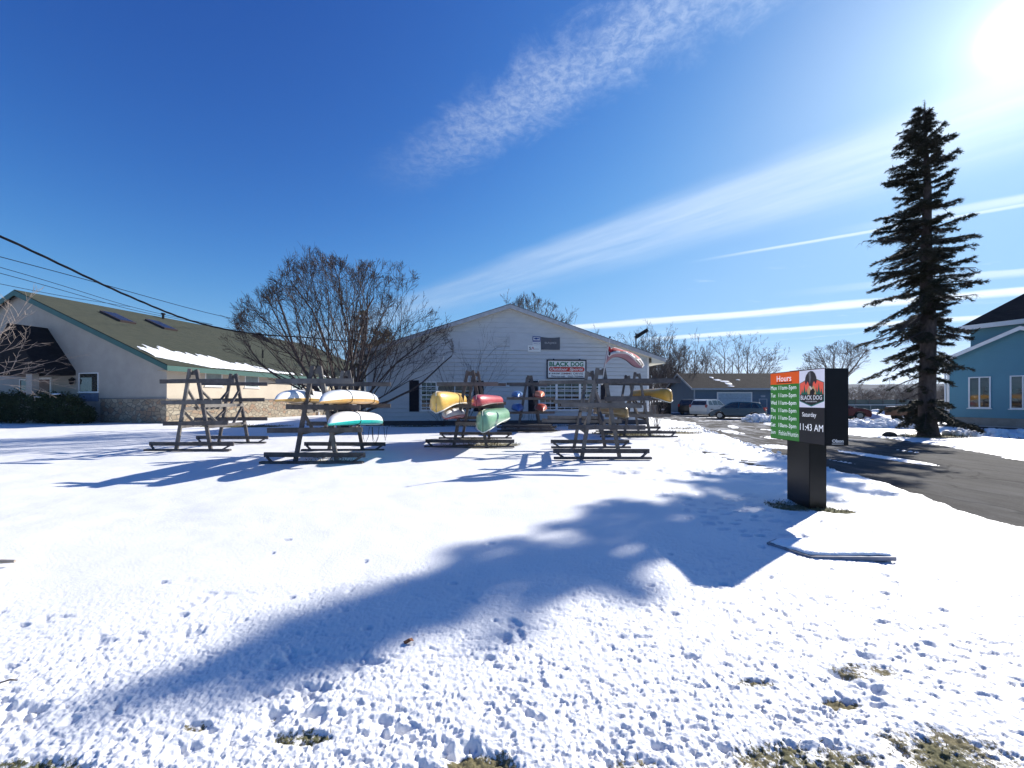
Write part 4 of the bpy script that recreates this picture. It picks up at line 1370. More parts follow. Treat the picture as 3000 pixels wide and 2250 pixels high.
rack('boat_rack', 'timber rack with two ochre canoes beside the drive', 5.4, 16.6, 19.5, 2.78, 2.85, 1.15,
     ((0, 2.37, -1.0, 1.15), (0, 1.64, -1.1, 1.35), (0, .93, -1.4, 1.42), (1, 2.4, -1.1, 1.2), (1, 1.72, -1.2, 1.3), (1, .95, -1.3, 1.2)), 3.3, cxb=5.85, seed=6)


# ------------------------------------------------------------------ boats
def hull_mesh(Lc, beam, depth, rise, sharp=.55, flip=True, n=26, m=9, pw=.75, tw=0.0):
    """open canoe shell; local x along the boat; z=0 at the middle gunwale (upside down if flip)"""
    mb = MB(); rows = []
    for i in range(n + 1):
        s = 2 * i / n - 1
        a = abs(s)
        b = beam / 2 * max(0.0, 1 - a ** 2.3) ** sharp if a < 1 else 0.0
        b = max(b, .012)
        sheer = rise * a ** 4.0
        keel = -depth + .05 * a ** 6
        if a > .9: keel += (a - .9) / .1 * .10
        row = []
        for k in range(m + 1):
            th = math.pi * k / m
            c, sn = math.cos(th), math.sin(th)
            x = b * math.copysign(abs(c) ** pw, c)
            z = sheer + (keel - sheer) * sn ** .62
            row.append((Lc / 2 * s * (1 if a < .9 else 1), x, -z if flip else z))
        rows.append(row)
    o = len(mb.v)
    for r in rows: mb.v.extend(r)
    for i in range(n):
        for k in range(m):
            a = i * (m + 1) + k
            mb.f.append((a, a + 1, a + m + 2, a + m + 1)); mb.m.append(0)
    return mb, rows


def canoe(label, c, rz, Lc, beam, depth, rise, color, pitch=0.0, group='upturned canoes on the racks', trim=(.6, .58, .52), rough=.35):
    t = thing('canoe', label, 'canoe', c, rz, group)
    t.rotation_euler = (0, pitch, rz)
    mt = mat('gelcoat_%02d%02d%02d' % tuple(int(v * 99) for v in color), color, rough, .12, 2.0, coat=.25)
    mb, rows = hull_mesh(Lc, beam, depth, rise)
    o = mb.build('hull', mt, t, smooth=True)
    md = o.modifiers.new('shell', 'SOLIDIFY'); md.thickness = .012; md.offset = 0
    tm = mat('gunwale_%02d' % int(trim[0] * 99), trim, .5)
    for side in (0, -1):
        g = MB(); g.tube([Vector(r[side]) for r in rows], .018, 5); g.build('gunwale', tm, t, smooth=True)
    for s in (-.3, .05, .34):
        b = beam / 2 * (1 - abs(s) ** 2.3) ** .55
        g = MB(); g.beam((s * Lc / 2, -b, .0), (s * Lc / 2, b, .0), .05, .025); g.build('thwart', M_WOOD2, t)
    k = MB(); k.tube([Vector(r[4]) + Vector((0, 0, .004)) for r in rows if abs(r[0][0]) > 0], .01, 4); k.build('keel_strip', tm, t)
    return t


def kayak(label, c, rz, Lc, beam, col_hull, col_deck, depth=.30, pitch=0.0, straps=(-.45, .35), group='upturned kayaks on the racks', patch=False):
    t = thing('kayak', label, 'kayak', c, rz, group)
    t.rotation_euler = (0, pitch, rz)
    mh = mat('kayak_hull_%02d%02d%02d' % tuple(int(v * 99) for v in col_hull), col_hull, .38, .08, 3.0, coat=.2)
    mdk = mat('kayak_deck_%02d%02d%02d' % tuple(int(v * 99) for v in col_deck), col_deck, .38, .15, 3.0, coat=.2)
    n, m = 30, 10
    # upside down: hull is the upper part
    def sec(s):
        a = abs(s)
        b = max(.008, beam / 2 * max(0, 1 - a ** 2.3) ** .85)
        up = max(.012, depth * .66 * max(0, 1 - a ** 4) ** .62); lo = max(.012, depth * .34 * (1 - a ** 3 * .75))
        off = -.10 * a ** 3      # bow drops because the rocker is inverted
        return b, up, lo, off
    hull = MB(); deck = MB(); seam = []; seam2 = []
    for part, mbx in ((0, hull), (1, deck)):
        for i in range(n + 1):
            s = 2 * i / n - 1
            b, up, lo, off = sec(s)
            for k in range(m + 1):
                th = math.pi * k / m
                x = b * math.copysign(abs(math.cos(th)) ** .8, math.cos(th))
                z = off + (up * math.sin(th) ** .8 if part == 0 else -lo * math.sin(th) ** .7)
                mbx.v.append((Lc / 2 * s, x, z))
            if part == 0: seam.append((Lc / 2 * s, b, off)); seam2.append((Lc / 2 * s, -b, off))
        for i in range(n):
            for k in range(m):
                a = i * (m + 1) + k
                mbx.f.append((a, a + 1, a + m + 2, a + m + 1)); mbx.m.append(0)
        # end caps
        mbx.f.append(tuple(range(m + 1))); mbx.m.append(0)
        mbx.f.append(tuple(n * (m + 1) + k for k in range(m + 1))); mbx.m.append(0)
    hull.build('hull', mh, t, smooth=True); deck.build('deck', mdk, t, smooth=True)
    g = MB(); g.tube(seam, .014, 5); g.build('rim', mdk, t); g = MB(); g.tube(seam2, .014, 5); g.build('rim', mdk, t)
    for s in straps:
        b, up, lo, off = sec(s)
        pts = []
        for k in range(17):
            th = 2 * math.pi * k / 16
            x = (b + .012) * math.copysign(abs(math.cos(th)) ** .8, math.cos(th)); z = off + ((up + .012) * abs(math.sin(th)) ** .8 if math.sin(th) >= 0 else -(lo + .012) * abs(math.sin(th)) ** .7)
            pts.append((Lc / 2 * s, x, z))
        g = MB(); g.tube(pts, .009, 4); g.build('strap', M_ROPE, t)
    if patch:
        g = MB()
        b, up, lo, off = sec(-.72)
        g.ball((Lc / 2 * -.66, -b * .55, off + up * .80), (.055, .028, .035), 8, 5); g.build('carry_handle', M_ROPE, t)
    return t


WH = (.74, .76, .77)
# kayaks: local -x end faces the camera (rz = 90 deg)
kayak('white kayak with yellow deck lying left on the kayak rack', (-5.52, 10.75, 1.60), R(91), 3.7, .70, WH, (.60, .37, .12), .36, R(3), patch=False)
kayak('white kayak with orange deck on the upper right arm of the kayak rack', (-4.36, 10.6, 1.62), R(90), 3.75, .72, WH, (.70, .40, .12), .37, R(1.0), patch=True)
kayak('white kayak with teal deck on the lower right arm of the kayak rack', (-4.12, 10.4, 1.05), R(90.5), 3.6, .72, WH, (.02, .52, .44), .36, R(3.5), straps=(-.42, .72), patch=True)
kayak('white kayak with maroon deck below the yellow canoe', (-2.05, 13.6, 1.08), R(92), 4.2, .68, (.62, .63, .66), (.30, .03, .05), .40, R(2), straps=(.3,))
canoe('yellow canoe upturned on the left arm of the middle rack', (-2.12, 13.3, 1.50), R(90), 5.1, .92, .36, .26, (.80, .50, .12))
canoe('green canoe upturned on the low right arm of the middle rack', (-.60, 13.5, .93), R(85), 5.2, .92, .38, .25, (.19, .38, .24), trim=(.62, .66, .58))
canoe('red canoe upturned above the green canoe', (-.80, 13.5, 1.50), R(84), 4.6, .78, .27, .10, (.50, .08, .09), trim=(.08, .05, .05))
canoe('ochre canoe hanging past the right side of the rack by the drive', (6.42, 18.05, 1.74), R(90), 4.9, .90, .36, .24, (.52, .29, .035), trim=(.62, .58, .5))
canoe('brown olive canoe on the low left arm of the rack by the drive', (4.40, 17.45, 1.02), R(91), 4.9, .86, .36, .12, (.26, .17, .06), trim=(.2, .16, .09))
kayak('blue and white kayak on the upper left of the far rack', (.28, 21.0, 1.86), R(90), 4.2, .62, (.08, .22, .50), (.03, .08, .25), .34, straps=())
kayak('dark blue kayak on the lower left of the far rack', (.30, 21.0, 1.16), R(91), 4.2, .66, (.03, .13, .42), (.02, .05, .16), .40, straps=())
kayak('orange kayak on the upper right of the far rack', (1.45, 21.0, 1.86), R(89), 4.2, .62, (.80, .22, .10), (.35, .06, .04), .36, straps=())
kayak('dark red kayak on the lower right of the far rack', (1.55, 21.0, 1.16), R(89), 4.2, .66, (.45, .07, .04), (.18, .08, .04), .38, straps=())


def cords():
    rnd = random.Random(11)
    spots = ((-4.35, 12.1, .75, 'black cords hanging under the teal kayak', 4), (-1.6, 14.6, .8, 'black cords hanging between the legs of the middle rack', 3), (.9, 20.3, .95, 'black cords hanging from the far kayak rack', 4))
    for (x, y, z, lb, n) in spots:
        m = MB()
        for k in range(n):
            a = x + rnd.uniform(-.55, .55); b = a + rnd.uniform(.05, .3); dz = rnd.uniform(.35, .6)
            m.tube([(a, y, z), (a + .02, y, z - dz * .7), ((a + b) / 2, y, z - dz), (b, y, z - dz * .6), (b + .03, y, z)], .008, 4)
        tag(m.build('tie_down_cord', M_ROPE), lb, 'cord', 'loose cords under the racks')


cords()

# stacked boards under the far rack
for k, (dx, z, L) in enumerate(((0, .05, 2.9), (.1, .14, 2.7), (-.05, .23, 2.8), (.05, .33, 2.5))):
    m = MB(); m.beam((.7 + dx - L / 2, 19.4 + .03 * k, z), (.7 + dx + L / 2, 19.45, z), .18, .07)
    tag(m.build('loose_board', M_WOOD if k % 2 else mat('dark_board', (.06, .05, .048), .9)),
        ['lowest long board lying in front of the far kayak rack', 'second board up in the pile by the far rack', 'third board up in the pile by the far rack', 'top board of the pile in front of the far rack'][k], 'board', 'boards piled at the far rack')


# ------------------------------------------------------------------ roadside sign with electronic display
def screen(name, color, e=.35):
    return mat(name, color, .35, .04, 3, emit=e)


def build_pylon():
    t = thing('pylon_sign', 'black roadside pylon sign whose screen shows opening hours', 'sign', (4.64, 6.07, 0))
    m = MB(); m.lim(-.13, .13, -.24, .24, -.1, .97); m.build('post', mat('black_post', (.007, .007, .008), .3, .2, 2, spec=.35), t, bevel=.006)
    x0, x1, y0, y1, z0, z1 = -.17, .17, -.575, .575, .945, 2.055
    m = MB(); m.lim(x0, x1, y0, y1, z0, z1); m.build('cabinet', M_BLACK, t, bevel=.005)
    W, H = y1 - y0, z1 - z0
    for side in (-1,):
        org = Vector((x0 - .002, y1, z0)); ex = Vector((0, -1, 0)); ey = Vector((0, 0, 1)); en = Vector((-1, 0, 0))
        def P(u, v, d=.0): return org + ex * (u * W) + ey * (v * H) + en * d
        def rect(u0, u1, v0, v1, d, mt, nm):
            q = MB(); a = [P(u0, v0, 0), P(u1, v0, 0), P(u1, v1, 0), P(u0, v1, 0)]; b = [p + en * d for p in a]
            q.add(a + b, [(4, 5, 6, 7), (0, 1, 5, 4), (1, 2, 6, 5), (2, 3, 7, 6), (3, 0, 4, 7)])
            return q.build(nm, mt, t, world=False)
        U = .575
        rect(0.003, U, .825, .995, .003, screen('screen_orange', (.62, .085, .012)), 'header_panel')
        rect(0.003, U, .008, .825, .003, screen('screen_green', (.022, .135, .022), .4), 'hours_panel')
        rect(U + .005, .998, .49, .995, .003, screen('screen_white', (.62, .60, .68), .3), 'logo_panel')
        rect(U + .005, .998, .008, .49, .003, screen('screen_black', (.008, .008, .014), .2), 'clock_panel')
        wt = screen('screen_letters', (.75, .76, .8), .4)
        dk = screen('screen_dark', (.01, .01, .015), .1)
        q = MB()
        def T(s, u, v, w, h, bold=.0, dd=.005, mb=None): text_fit(mb or q, s, u * W, v * H, w * W, h * H, org, ex, ey, en, dd, bold=bold)
        T('Hours', .14, .866, .29, .088, .0)
        rows = [('Mon', '11am-5pm'), ('Tue', '11am-5pm'), ('Wed', '11am-6pm'), ('Thu', '11am-5pm'), ('Fri', '11am-5pm'), ('Sat', '10am-3pm'), ('Sun', 'Fishin/Huntin')]
        for i, (a, b) in enumerate(rows):
            z = .742 - i * .1115
            T(a, .012, z, .125 if a in ('Mon', 'Wed') else .10, 0.060, .0)
            if i < 6: T(b, .18, z - .017, .345, .079, .0)
            else: T(b, .185, z - .008, .375, .070, -.005)
        T('Saturday', .635, .345, .235, .078, .0)
        T('11:43 AM', U + .02, .175, .385, .092, .0)
        q.build('lettering', wt, t)
        q = MB(); q.add([P(.135, .842, .0045), P(.445, .842, .0045), P(.445, .856, .0045), P(.135, .856, .0045)], [(0, 1, 2, 3)]); q.build('underline', dk, t)
        # badge
        def LG(u, v): return (U + .01 + u * .41, .495 + v * .495)      # logo unit square to face fractions
        def poly(pts, d, mt, nm):
            q = MB(); q.add([P(*LG(a, b), d) for a, b in pts], [tuple(range(len(pts)))]); return q.build(nm, mt, t, fix=False)
        poly([(.0, .66), (.5, .82), (1, .66), (1, .16), (.5, .015), (0, .16)], .0042, screen('badge_teal', (.01, .16, .13), .2), 'badge_border')
        poly([(.025, .65), (.5, .795), (.975, .65), (.975, .34), (.025, .34)], .0048, screen('badge_red', (.65, .09, .06), .35), 'badge_field')
        poly([(.025, .345), (.975, .345), (.975, .175), (.5, .045), (.025, .175)], .0052, dk, 'badge_base')
        tr = []
        for (c, h, w) in ((.12, .50, .11), (.22, .62, .14), (.31, .5, .10), (.70, .55, .11), (.80, .64, .14), (.90, .50, .11)):
            tr.append([(c - w / 2, .345), (c + w / 2, .345), (c + w * .16, .345 + (h - .345) * .6), (c, h), (c - w * .16, .345 + (h - .345) * .6)])
        q = MB()
        for i, pts in enumerate(tr): q.add([P(*LG(a, b), .0056 + i * .0003) for a, b in pts], [tuple(range(len(pts)))])
        q.build('badge_trees', screen('badge_tree', (.005, .12, .08), .2), t, fix=False)
        poly([(.36, .345), (.34, .46), (.40, .57), (.60, .58), (.68, .46), (.70, .345)], .0078, screen('badge_tan', (.42, .26, .13), .3), 'badge_chest')
        poly([(.44, .345), (.46, .44), (.52, .50), (.60, .50), (.66, .42), (.62, .345)], .0084, dk, 'badge_hand')
        poly([(.30, .80), (.31, .88), (.38, .955), (.48, .985), (.58, .965), (.66, .90), (.67, .80), (.63, .70), (.58, .66), (.56, .55), (.50, .52), (.43, .58), (.38, .68), (.32, .72)], .009, screen('badge_dog', (.035, .03, .035), .2), 'badge_dog_head')
        poly([(.31, .90), (.26, .80), (.245, .68), (.29, .60), (.34, .68), (.36, .82)], .0092, screen('badge_dog', (.035, .03, .035), .2), 'badge_dog_ear')
        poly([(.66, .90), (.71, .80), (.725, .70), (.68, .62), (.63, .70), (.61, .82)], .0092, screen('badge_dog', (.035, .03, .035), .2), 'badge_dog_ear')
        poly([(.40, .93), (.47, .97), (.50, .80), (.45, .62), (.42, .76)], .0095, screen('badge_dog_grey', (.16, .15, .16), .2), 'badge_dog_brow')
        poly([(.43, .58), (.47, .50), (.52, .46), (.54, .50), (.50, .56)], .0096, screen('badge_pale', (.5, .45, .42), .3), 'badge_stripe')
        q = MB()
        vs = LG(.06, .20); T('BLACK DOG', vs[0], vs[1], .355, .060, .018, .0075, q)
        vs = LG(.27, .135); T('OUTDOOR SPORTS', vs[0], vs[1], .19, .016, .01, .0075, q)
        q.build('lettering', screen('badge_letters', (.55, .56, .6), .35), t)
    # maker plate lettering on the end
    q = MB(); text_fit(q, 'Olson', .10, .045, .165, .05, (-.17, y0 - .001, z0), (1, 0, 0), (0, 0, 1), (0, -1, 0), .002, bold=.05)
    q.lim(.10 - .17, .265 - .17, y0 - .003, y0 - .001, z0 + .022, z0 + .032)
    q.build('lettering', mat('maker_letters', (.45, .46, .47), .5), t)
    q = MB(); q.lim(x0 - .004, x0 + .0, y0 - .0, y1, z1 - .0, z1 + .006); q.lim(x0, x1, -.12, .12, z1, z1 + .012)
    q.build('top_rail', mat('rail_brown', (.10, .05, .035), .6), t)
    return t


build_pylon()


def ground_panel():
    t = thing('flat_panel', 'fallen snow covered board lying on the snow below the pylon sign', 'board', (3.4, 4.12, -0.006))
    out = [(-.52, .23), (-.35, .33), (.40, .27), (.50, -.02), (.47, -.25), (-.33, -.17)]
    z = lambda x, y: .012 + .03 * x
    m = MB(); n = len(out)
    m.add([(x, y, z(x, y) - .04) for x, y in out] + [(x, y, z(x, y)) for x, y in out], [tuple(range(n))[::-1], tuple(range(n, 2 * n))] + [(i, (i + 1) % n, n + (i + 1) % n, n + i) for i in range(n)])
    m.build('board', mat('wet_board', (.22, .22, .26), .6, .3), t)
    m = MB(); rnd = random.Random(2)
    inn = [(x * .96 + rnd.uniform(-.01, .01), y * .90 + .012) for x, y in out]
    # rings from rim to crown
    rings = []
    for (s, h) in ((1.0, .002), (.985, .014), (.95, .022), (.8, .026), (.4, .028)):
        ring = []
        for i in range(n):
            a = inn[i]; b = inn[(i + 1) % n]
            for k in range(12):
                q = k / 12; x = (a[0] * (1 - q) + b[0] * q) * s; y = (a[1] * (1 - q) + b[1] * q) * s
                ring.append((x + rnd.uniform(-.006, .006), y + rnd.uniform(-.006, .006), z(x, y) + h + rnd.uniform(-.002, .004)))
        rings.append(ring)
    nn = len(rings[0])
    for r in rings: m.v.extend(r)
    for j in range(len(rings) - 1):
        for i in range(nn):
            m.f.append((j * nn + i, j * nn + (i + 1) % nn, (j + 1) * nn + (i + 1) % nn, (j + 1) * nn + i)); m.m.append(0)
    m.f.append(tuple((len(rings) - 1) * nn + i for i in range(nn))); m.m.append(0)
    m.build('snow_layer', M_SNOWCAP, t, smooth=True)


ground_panel()


def small_litter():
    m = MB(); c = Vector((-.70 + .02, 2.53, .0))
    h, _ = lawn_height(np.array([c.x]), np.array([c.y])); c.z = h[0] + .012
    pts = [(-.035, 0), (-.02, .018), (0, .014), (.018, .022), (.034, .004), (.02, -.012), (0, -.016), (-.022, -.012)]
    m.add([c + Vector((x, y, .012 * math.sin(x * 90))) for x, y in pts] + [c + Vector((0, 0, .02))], [(i, (i + 1) % 8, 8) for i in range(8)])
    o = m.build('fallen_leaf', mat('brown_leaf', (.22, .08, .03), .7)); tag(o, 'small brown leaf lying on the snow in the foreground', 'leaf')
    m = MB(); m.tube([(-4.98, 3.66, .05), (-4.88, 3.67, .06), (-4.78, 3.70, .05)], [.016, .02, .014], 6)
    o = m.build('broken_stick', mat('stick', (.35, .30, .25), .8)); tag(o, 'short broken stick on the snow at the left edge', 'stick')
    m = MB(); m.tube([(-2.87, 2.14, .02), (-2.82, 2.16, .03), (-2.79, 2.17, .02)], [.004, .005, .003], 5)
    o = m.build('twig', M_BARK2); tag(o, 'tiny reddish twig on the snow, lower left', 'twig')


small_litter()


# ------------------------------------------------------------------ flag
def build_flag():
    b = Vector((2.43, 10.5, 0))
    t = thing('open_flag', 'red, white and black feather-edged flag blowing from the rack top', 'flag', (2.46, 10.54, 1.95))
    D = 10.54
    def W(u, v, dy=0.0):
        d = D + dy
        return Vector(((u - 1500) / 1127 * d, d, 1.6 - (v - 1172) / 1127 * d)) - Vector((2.46, 10.54, 1.95))
    m = MB(); m.tube([W(1763, 1128), W(1771, 1078), W(1786, 994)], [.016, .014, .012], 7); m.build('pole', mat('pole_white', (.55, .52, .5), .5), t)
    m = MB(); m.ball(tuple(W(1787, 988)), .028, 8, 6); m.build('finial', M_BLACK, t)
    m = MB(); m.tube([W(1763, 1126), W(1765, 1112)], .035, 8); m.build('socket', M_TRIM, t)
    # cloth: three long edges fanned from the pole, depth varies so that the roll has thickness
    top = [(1781, 1010, 0), (1790, 1019, .05), (1800, 1017, .22), (1820, 1023, .3), (1842, 1030, .34), (1862, 1039, .32), (1876, 1050, .3), (1884, 1062, .25), (1888, 1071, .2)]
    mid = [(1779, 1018, 0), (1784, 1041, .0), (1797, 1036, -.02), (1818, 1034, -.04), (1838, 1036, -.05), (1853, 1046, -.05), (1866, 1059, -.04), (1876, 1070, -.02), (1882, 1078, .0)]
    low = [(1768.5, 1077, 0), (1774, 1068, .15), (1790, 1051, .3), (1808, 1047, .36), (1825, 1052, .38), (1838, 1060, .36), (1852, 1072, .3), (1866, 1077.5, .2), (1884, 1079, .05)]
    def cat(P, q):
        n = len(P) - 1; x = q * n; i = min(int(x), n - 1); f = x - i
        p0 = P[max(i - 1, 0)]; p1 = P[i]; p2 = P[i + 1]; p3 = P[min(i + 2, n)]
        return [0.5 * ((2 * p1[k]) + (-p0[k] + p2[k]) * f + (2 * p0[k] - 5 * p1[k] + 4 * p2[k] - p3[k]) * f * f + (-p0[k] + 3 * p1[k] - 3 * p2[k] + p3[k]) * f ** 3) for k in range(3)]
    NU, NV = 60, 16
    def pt(u, v):
        a, b_, c = cat(top, u), cat(mid, u), cat(low, u)
        if v < .5:
            q = v / .5; r = [a[k] * (1 - q) + b_[k] * q for k in range(3)]
            r[1] -= 1.5 * math.sin(q * math.pi) * (1 if u > .1 else 0)
        else:
            q = (v - .5) / .5; r = [b_[k] * (1 - q) + c[k] * q for k in range(3)]
        r[2] += .03 * math.sin(u * 13 + v * 5)
        return W(r[0], r[1], r[2])
    m = MB()
    for i in range(NU + 1):
        for j in range(NV + 1): m.v.append(tuple(pt(i / NU, j / NV)))
    black = []
    for (u0, u1, v0, v1) in ((.10, .16, .12, .5), (.19, .23, .0, .4), (.24, .30, .25, .40), (.60, .74, .15, .30), (.66, .72, .3, .42), (.72, .86, .35, .52), (.76, .96, .12, .34), (.88, .97, .3, .5), (.05, .09, .1, .5), (.36, .46, .34, .46), (.5, .58, .28, .4)):
        black.append((u0, u1, v0, v1))
    for i in range(NU):
        for j in range(NV):
            a = i * (NV + 1) + j; u = (i + .5) / NU; v = (j + .5) / NV
            mi = 0
            if v < .5:
                if v < .20 + .14 * (u < .55) * (1 - u) and u < .75: mi = 1
                if v < .08 and .12 < u < .42: mi = 0
                for (u0, u1, v0, v1) in black:
                    if u0 < u < u1 and v0 < v < v1 and mi == 0: mi = 2
            elif v > .56: mi = 3
            if v > .92 and u > .3: mi = 2
            m.f.append((a, a + 1, a + NV + 2, a + NV + 1)); m.m.append(mi)
    m.build('cloth', [mat('flag_white', (.55, .52, .52), .8), mat('flag_red', (.42, .015, .02), .8), mat('flag_black', (.025, .01, .02), .8), mat('flag_mauve', (.22, .12, .16), .8)], t, smooth=True, fix=False)
    m = MB(); e = [W(1884, 1079, .02), W(1890, 1074, .05), W(1894, 1070, .05), W(1900, 1064, .08), W(1897, 1072, .06), W(1891, 1080, .02)]
    m.add(e, [(0, 1, 5), (1, 2, 5), (2, 3, 4), (2, 4, 5)]); m.build('frayed_end', mat('flag_white', (.75, .7, .68)), t)
    return t


build_flag()


# ------------------------------------------------------------------ trees
def rot_about(d, ax, a):
    return Matrix.Rotation(a, 3, ax) @ d


class Tree:
    def __init__(s, seed, cfg):
        s.r = random.Random(seed); s.c = cfg; s.m = MB(); s.n = 0; s.trunk = MB()

    def wob(s, p, e):
        q = (Vector(p) - Vector(e[:3])).normalized() * 2.3
        return 1.0 + .45 * mnoise.noise(q + Vector((3.1, 1.7, s.c.get('env_seed', 0))))

    def grow(s, p, d, L, rad, depth):
        c = s.c; r = s.r
        if c.get('env'):
            e = c['env']
            if ((p.x - e[0]) / e[3]) ** 2 + ((p.y - e[1]) / e[4]) ** 2 + ((p.z - e[2]) / e[5]) ** 2 > .93 * s.wob(p, e): return
            if depth > 0 and p.z < c.get('cone', 0) * math.hypot(p.x, p.y): return
        steps = max(2, min(c.get('steps', 7), int(L / c.get('seg', .35)) + 2)) if depth < c['depth'] else 2
        pts = [p]; rads = [rad]; dirs = []
        tip = rad * (c.get('taper', .35) if depth < c['depth'] else .5)
        for i in range(steps):
            w = c['wander'] * (1 if depth else c.get('w0', .5))
            d = (d + Vector((r.gauss(0, w), r.gauss(0, w), r.gauss(0, w * .8))) + Vector((0, 0, c['up'])) * (1 if depth else .5)).normalized()
            p = p + d * (L / steps)
            if c.get('env'):
                e = c['env']
                if ((p.x - e[0]) / e[3]) ** 2 + ((p.y - e[1]) / e[4]) ** 2 + ((p.z - e[2]) / e[5]) ** 2 > r.uniform(.75, 1.1) * s.wob(p, e) and i > 0: break
                if depth > 1 and p.z < c.get('cone', 0) * math.hypot(p.x, p.y) + r.uniform(-.2, .3): break
            pts.append(p); dirs.append(d)
            rads.append(rad + (tip - rad) * (i + 1) / steps)
        if len(dirs) < steps and c.get('env'):
            k_ = len(dirs); rads = [rad + (c.get('rmin', .006) - rad) * (i_ / k_) ** .8 for i_ in range(k_ + 1)] if k_ else rads
        steps = len(dirs)
        if not steps: return
        s.n += steps
        (s.trunk if depth == 0 else s.m).tube(pts, rads, 7 if rad > .08 else (5 if rad > .025 else 3), cap=False)
        if depth >= c['depth'] or s.n > c.get('max', 20000): return
        nch = c['kids'][min(depth, len(c['kids']) - 1)]
        for k in range(nch):
            q = r.uniform(c.get('q0', .25), 1.0) if k < nch - 1 else 1.0
            x = q * steps; i = min(int(x), steps - 1); f = x - i
            pp = pts[i].lerp(pts[i + 1], f); dd = dirs[i]
            ax = dd.orthogonal().normalized(); ax = rot_about(ax, dd, r.uniform(0, 6.283))
            a = r.uniform(*c['ang']) * (1 if q < 1 else .5)
            nd = rot_about(dd, ax, a)
            if nd.z < c.get('minz', -.3): nd.z = c.get('minz', -.3); nd.normalize()
            s.grow(pp, nd, L * r.uniform(*c['lf']) * (1 - c.get('qf', .35) * q), max(c.get('rmin', .006), (rads[i] * (1 - f) + rads[i + 1] * f) * c.get('rf', .62)), depth + 1)

    def build(s, name, label, loc, bark, cat='tree', group=None, rz=0):
        t = thing(name, label, cat, loc, rz, group)
        if s.trunk.v: s.trunk.build('trunk', bark, t, smooth=True, fix=False)
        if s.m.v: s.m.build('crown', bark, t, smooth=False, fix=False)
        return t


# spreading crab apple beside the shop
T = Tree(21, dict(depth=5, kids=[6, 5, 4, 3, 2], ang=(.30, .80), lf=(.42, .72), wander=.11, up=.05, steps=9, seg=.3, taper=.42, rmin=.0078, rf=.64, q0=.20, qf=.28, minz=-.05, max=140000, cone=.72, env=(.3, 0, 3.2, 6.1, 5.2, 6.15)))
_st = [(az, tl, 7.6) for (tl, azs) in ((50, (178, 4, 215, 40)), (39, (195, 155, 15, 340, 90, 178)), (56, (182, 2)), (28, (185, 100, 0, 270, 60)), (17, (150, 215, 20, 310)), (6, (0, 170))) for az in azs]
_st = [(a_, t_, 8.4 if t_ < 35 else 7.4) for a_, t_, _ in _st]
for k, (az, tl, L) in enumerate(_st):
    az += T.r.uniform(-12, 12)
    d = Vector((math.sin(R(tl)) * math.cos(R(az)), math.sin(R(tl)) * math.sin(R(az)), math.cos(R(tl))))
    T.c['w0'] = .8
    T.grow(Vector((.12 * math.cos(R(az)), .12 * math.sin(R(az)), .35 + .3 * T.r.random())), d, L * T.r.uniform(.85, 1.0), T.r.uniform(.055, .095), 0)
T.trunk.tube([(0, 0, -.1), (.02, 0, .3), (0, .02, .7)], [.30, .22, .14], 9)
T.build('bare_tree', 'wide spreading bare tree between the tan building and the shop', (-9.0, 20.6, 0), M_BARK)

# bare brush in front of the shop
def brush(name, label, loc, seed, n, L, tilt=(8, 40), rad=.022, bark=None, group=None):
    T = Tree(seed, dict(depth=3, kids=[4, 3, 2], ang=(.3, .7), lf=(.45, .7), wander=.09, up=.03, steps=7, seg=.25, taper=.4, rmin=.005, rf=.55, max=4000))
    for k in range(n):
        az = T.r.uniform(0, 360); tl = T.r.uniform(*tilt)
        d = Vector((math.sin(R(tl)) * math.cos(R(az)), math.sin(R(tl)) * math.sin(R(az)), math.cos(R(tl))))
        T.grow(Vector((.08 * math.cos(az), .08 * math.sin(az), -.03)), d, L * T.r.uniform(.6, 1.1), rad * T.r.uniform(.7, 1.1), 0)
    return T.build(name, label, loc, bark or M_BARK, 'shrub', group)


brush('bare_shrub', 'tall thin bare shrub in front of the left shop window', (-2.9, 23.3, 0), 5, 9, 4.4, (10, 38), .024)
brush('bare_shrub', 'low bare shrub at the shop wall behind the middle rack', (-4.2, 23.5, 0), 6, 9, 2.0, (15, 55), .016)
brush('bare_shrub', 'scraggly bare shrub by the shop corner beside the drive', (8.6, 22.9, 0), 8, 10, 1.7, (5, 30), .018, M_BARK2)
brush('bare_shrub', 'small bare shrub under the right shop window', (5.3, 23.8, 0), 9, 7, 1.3, (5, 30), .012)

# pale birch reaching in from the left edge
T = Tree(33, dict(depth=4, kids=[6, 4, 4, 3], ang=(.35, .8), lf=(.5, .75), wander=.11, up=.0, steps=8, seg=.3, taper=.4, rmin=.006, rf=.58, minz=-.5, max=9000))
for (az, tl, L) in ((10, 15, 3.4), (-20, 32, 3.0), (30, 55, 2.3), (0, 66, 2.4), (60, 40, 2.6), (-40, 72, 1.9), (20, 80, 1.8)):
    d = Vector((math.sin(R(tl)) * math.cos(R(az)), math.sin(R(tl)) * math.sin(R(az)), math.cos(R(tl))))
    T.grow(Vector((0, 0, 1.6 + .12 * tl / 20)), d, L, .024, 1)
T.trunk.tube([(0, 0, -.1), (.03, 0, 1.2), (.1, .05, 2.8), (.2, 0, 4.2)], [.10, .08, .05, .02], 8)
T.build('birch_tree', 'pale bare birch reaching in from the left edge of the photo', (-18.0, 12.2, 0), M_BARK3)

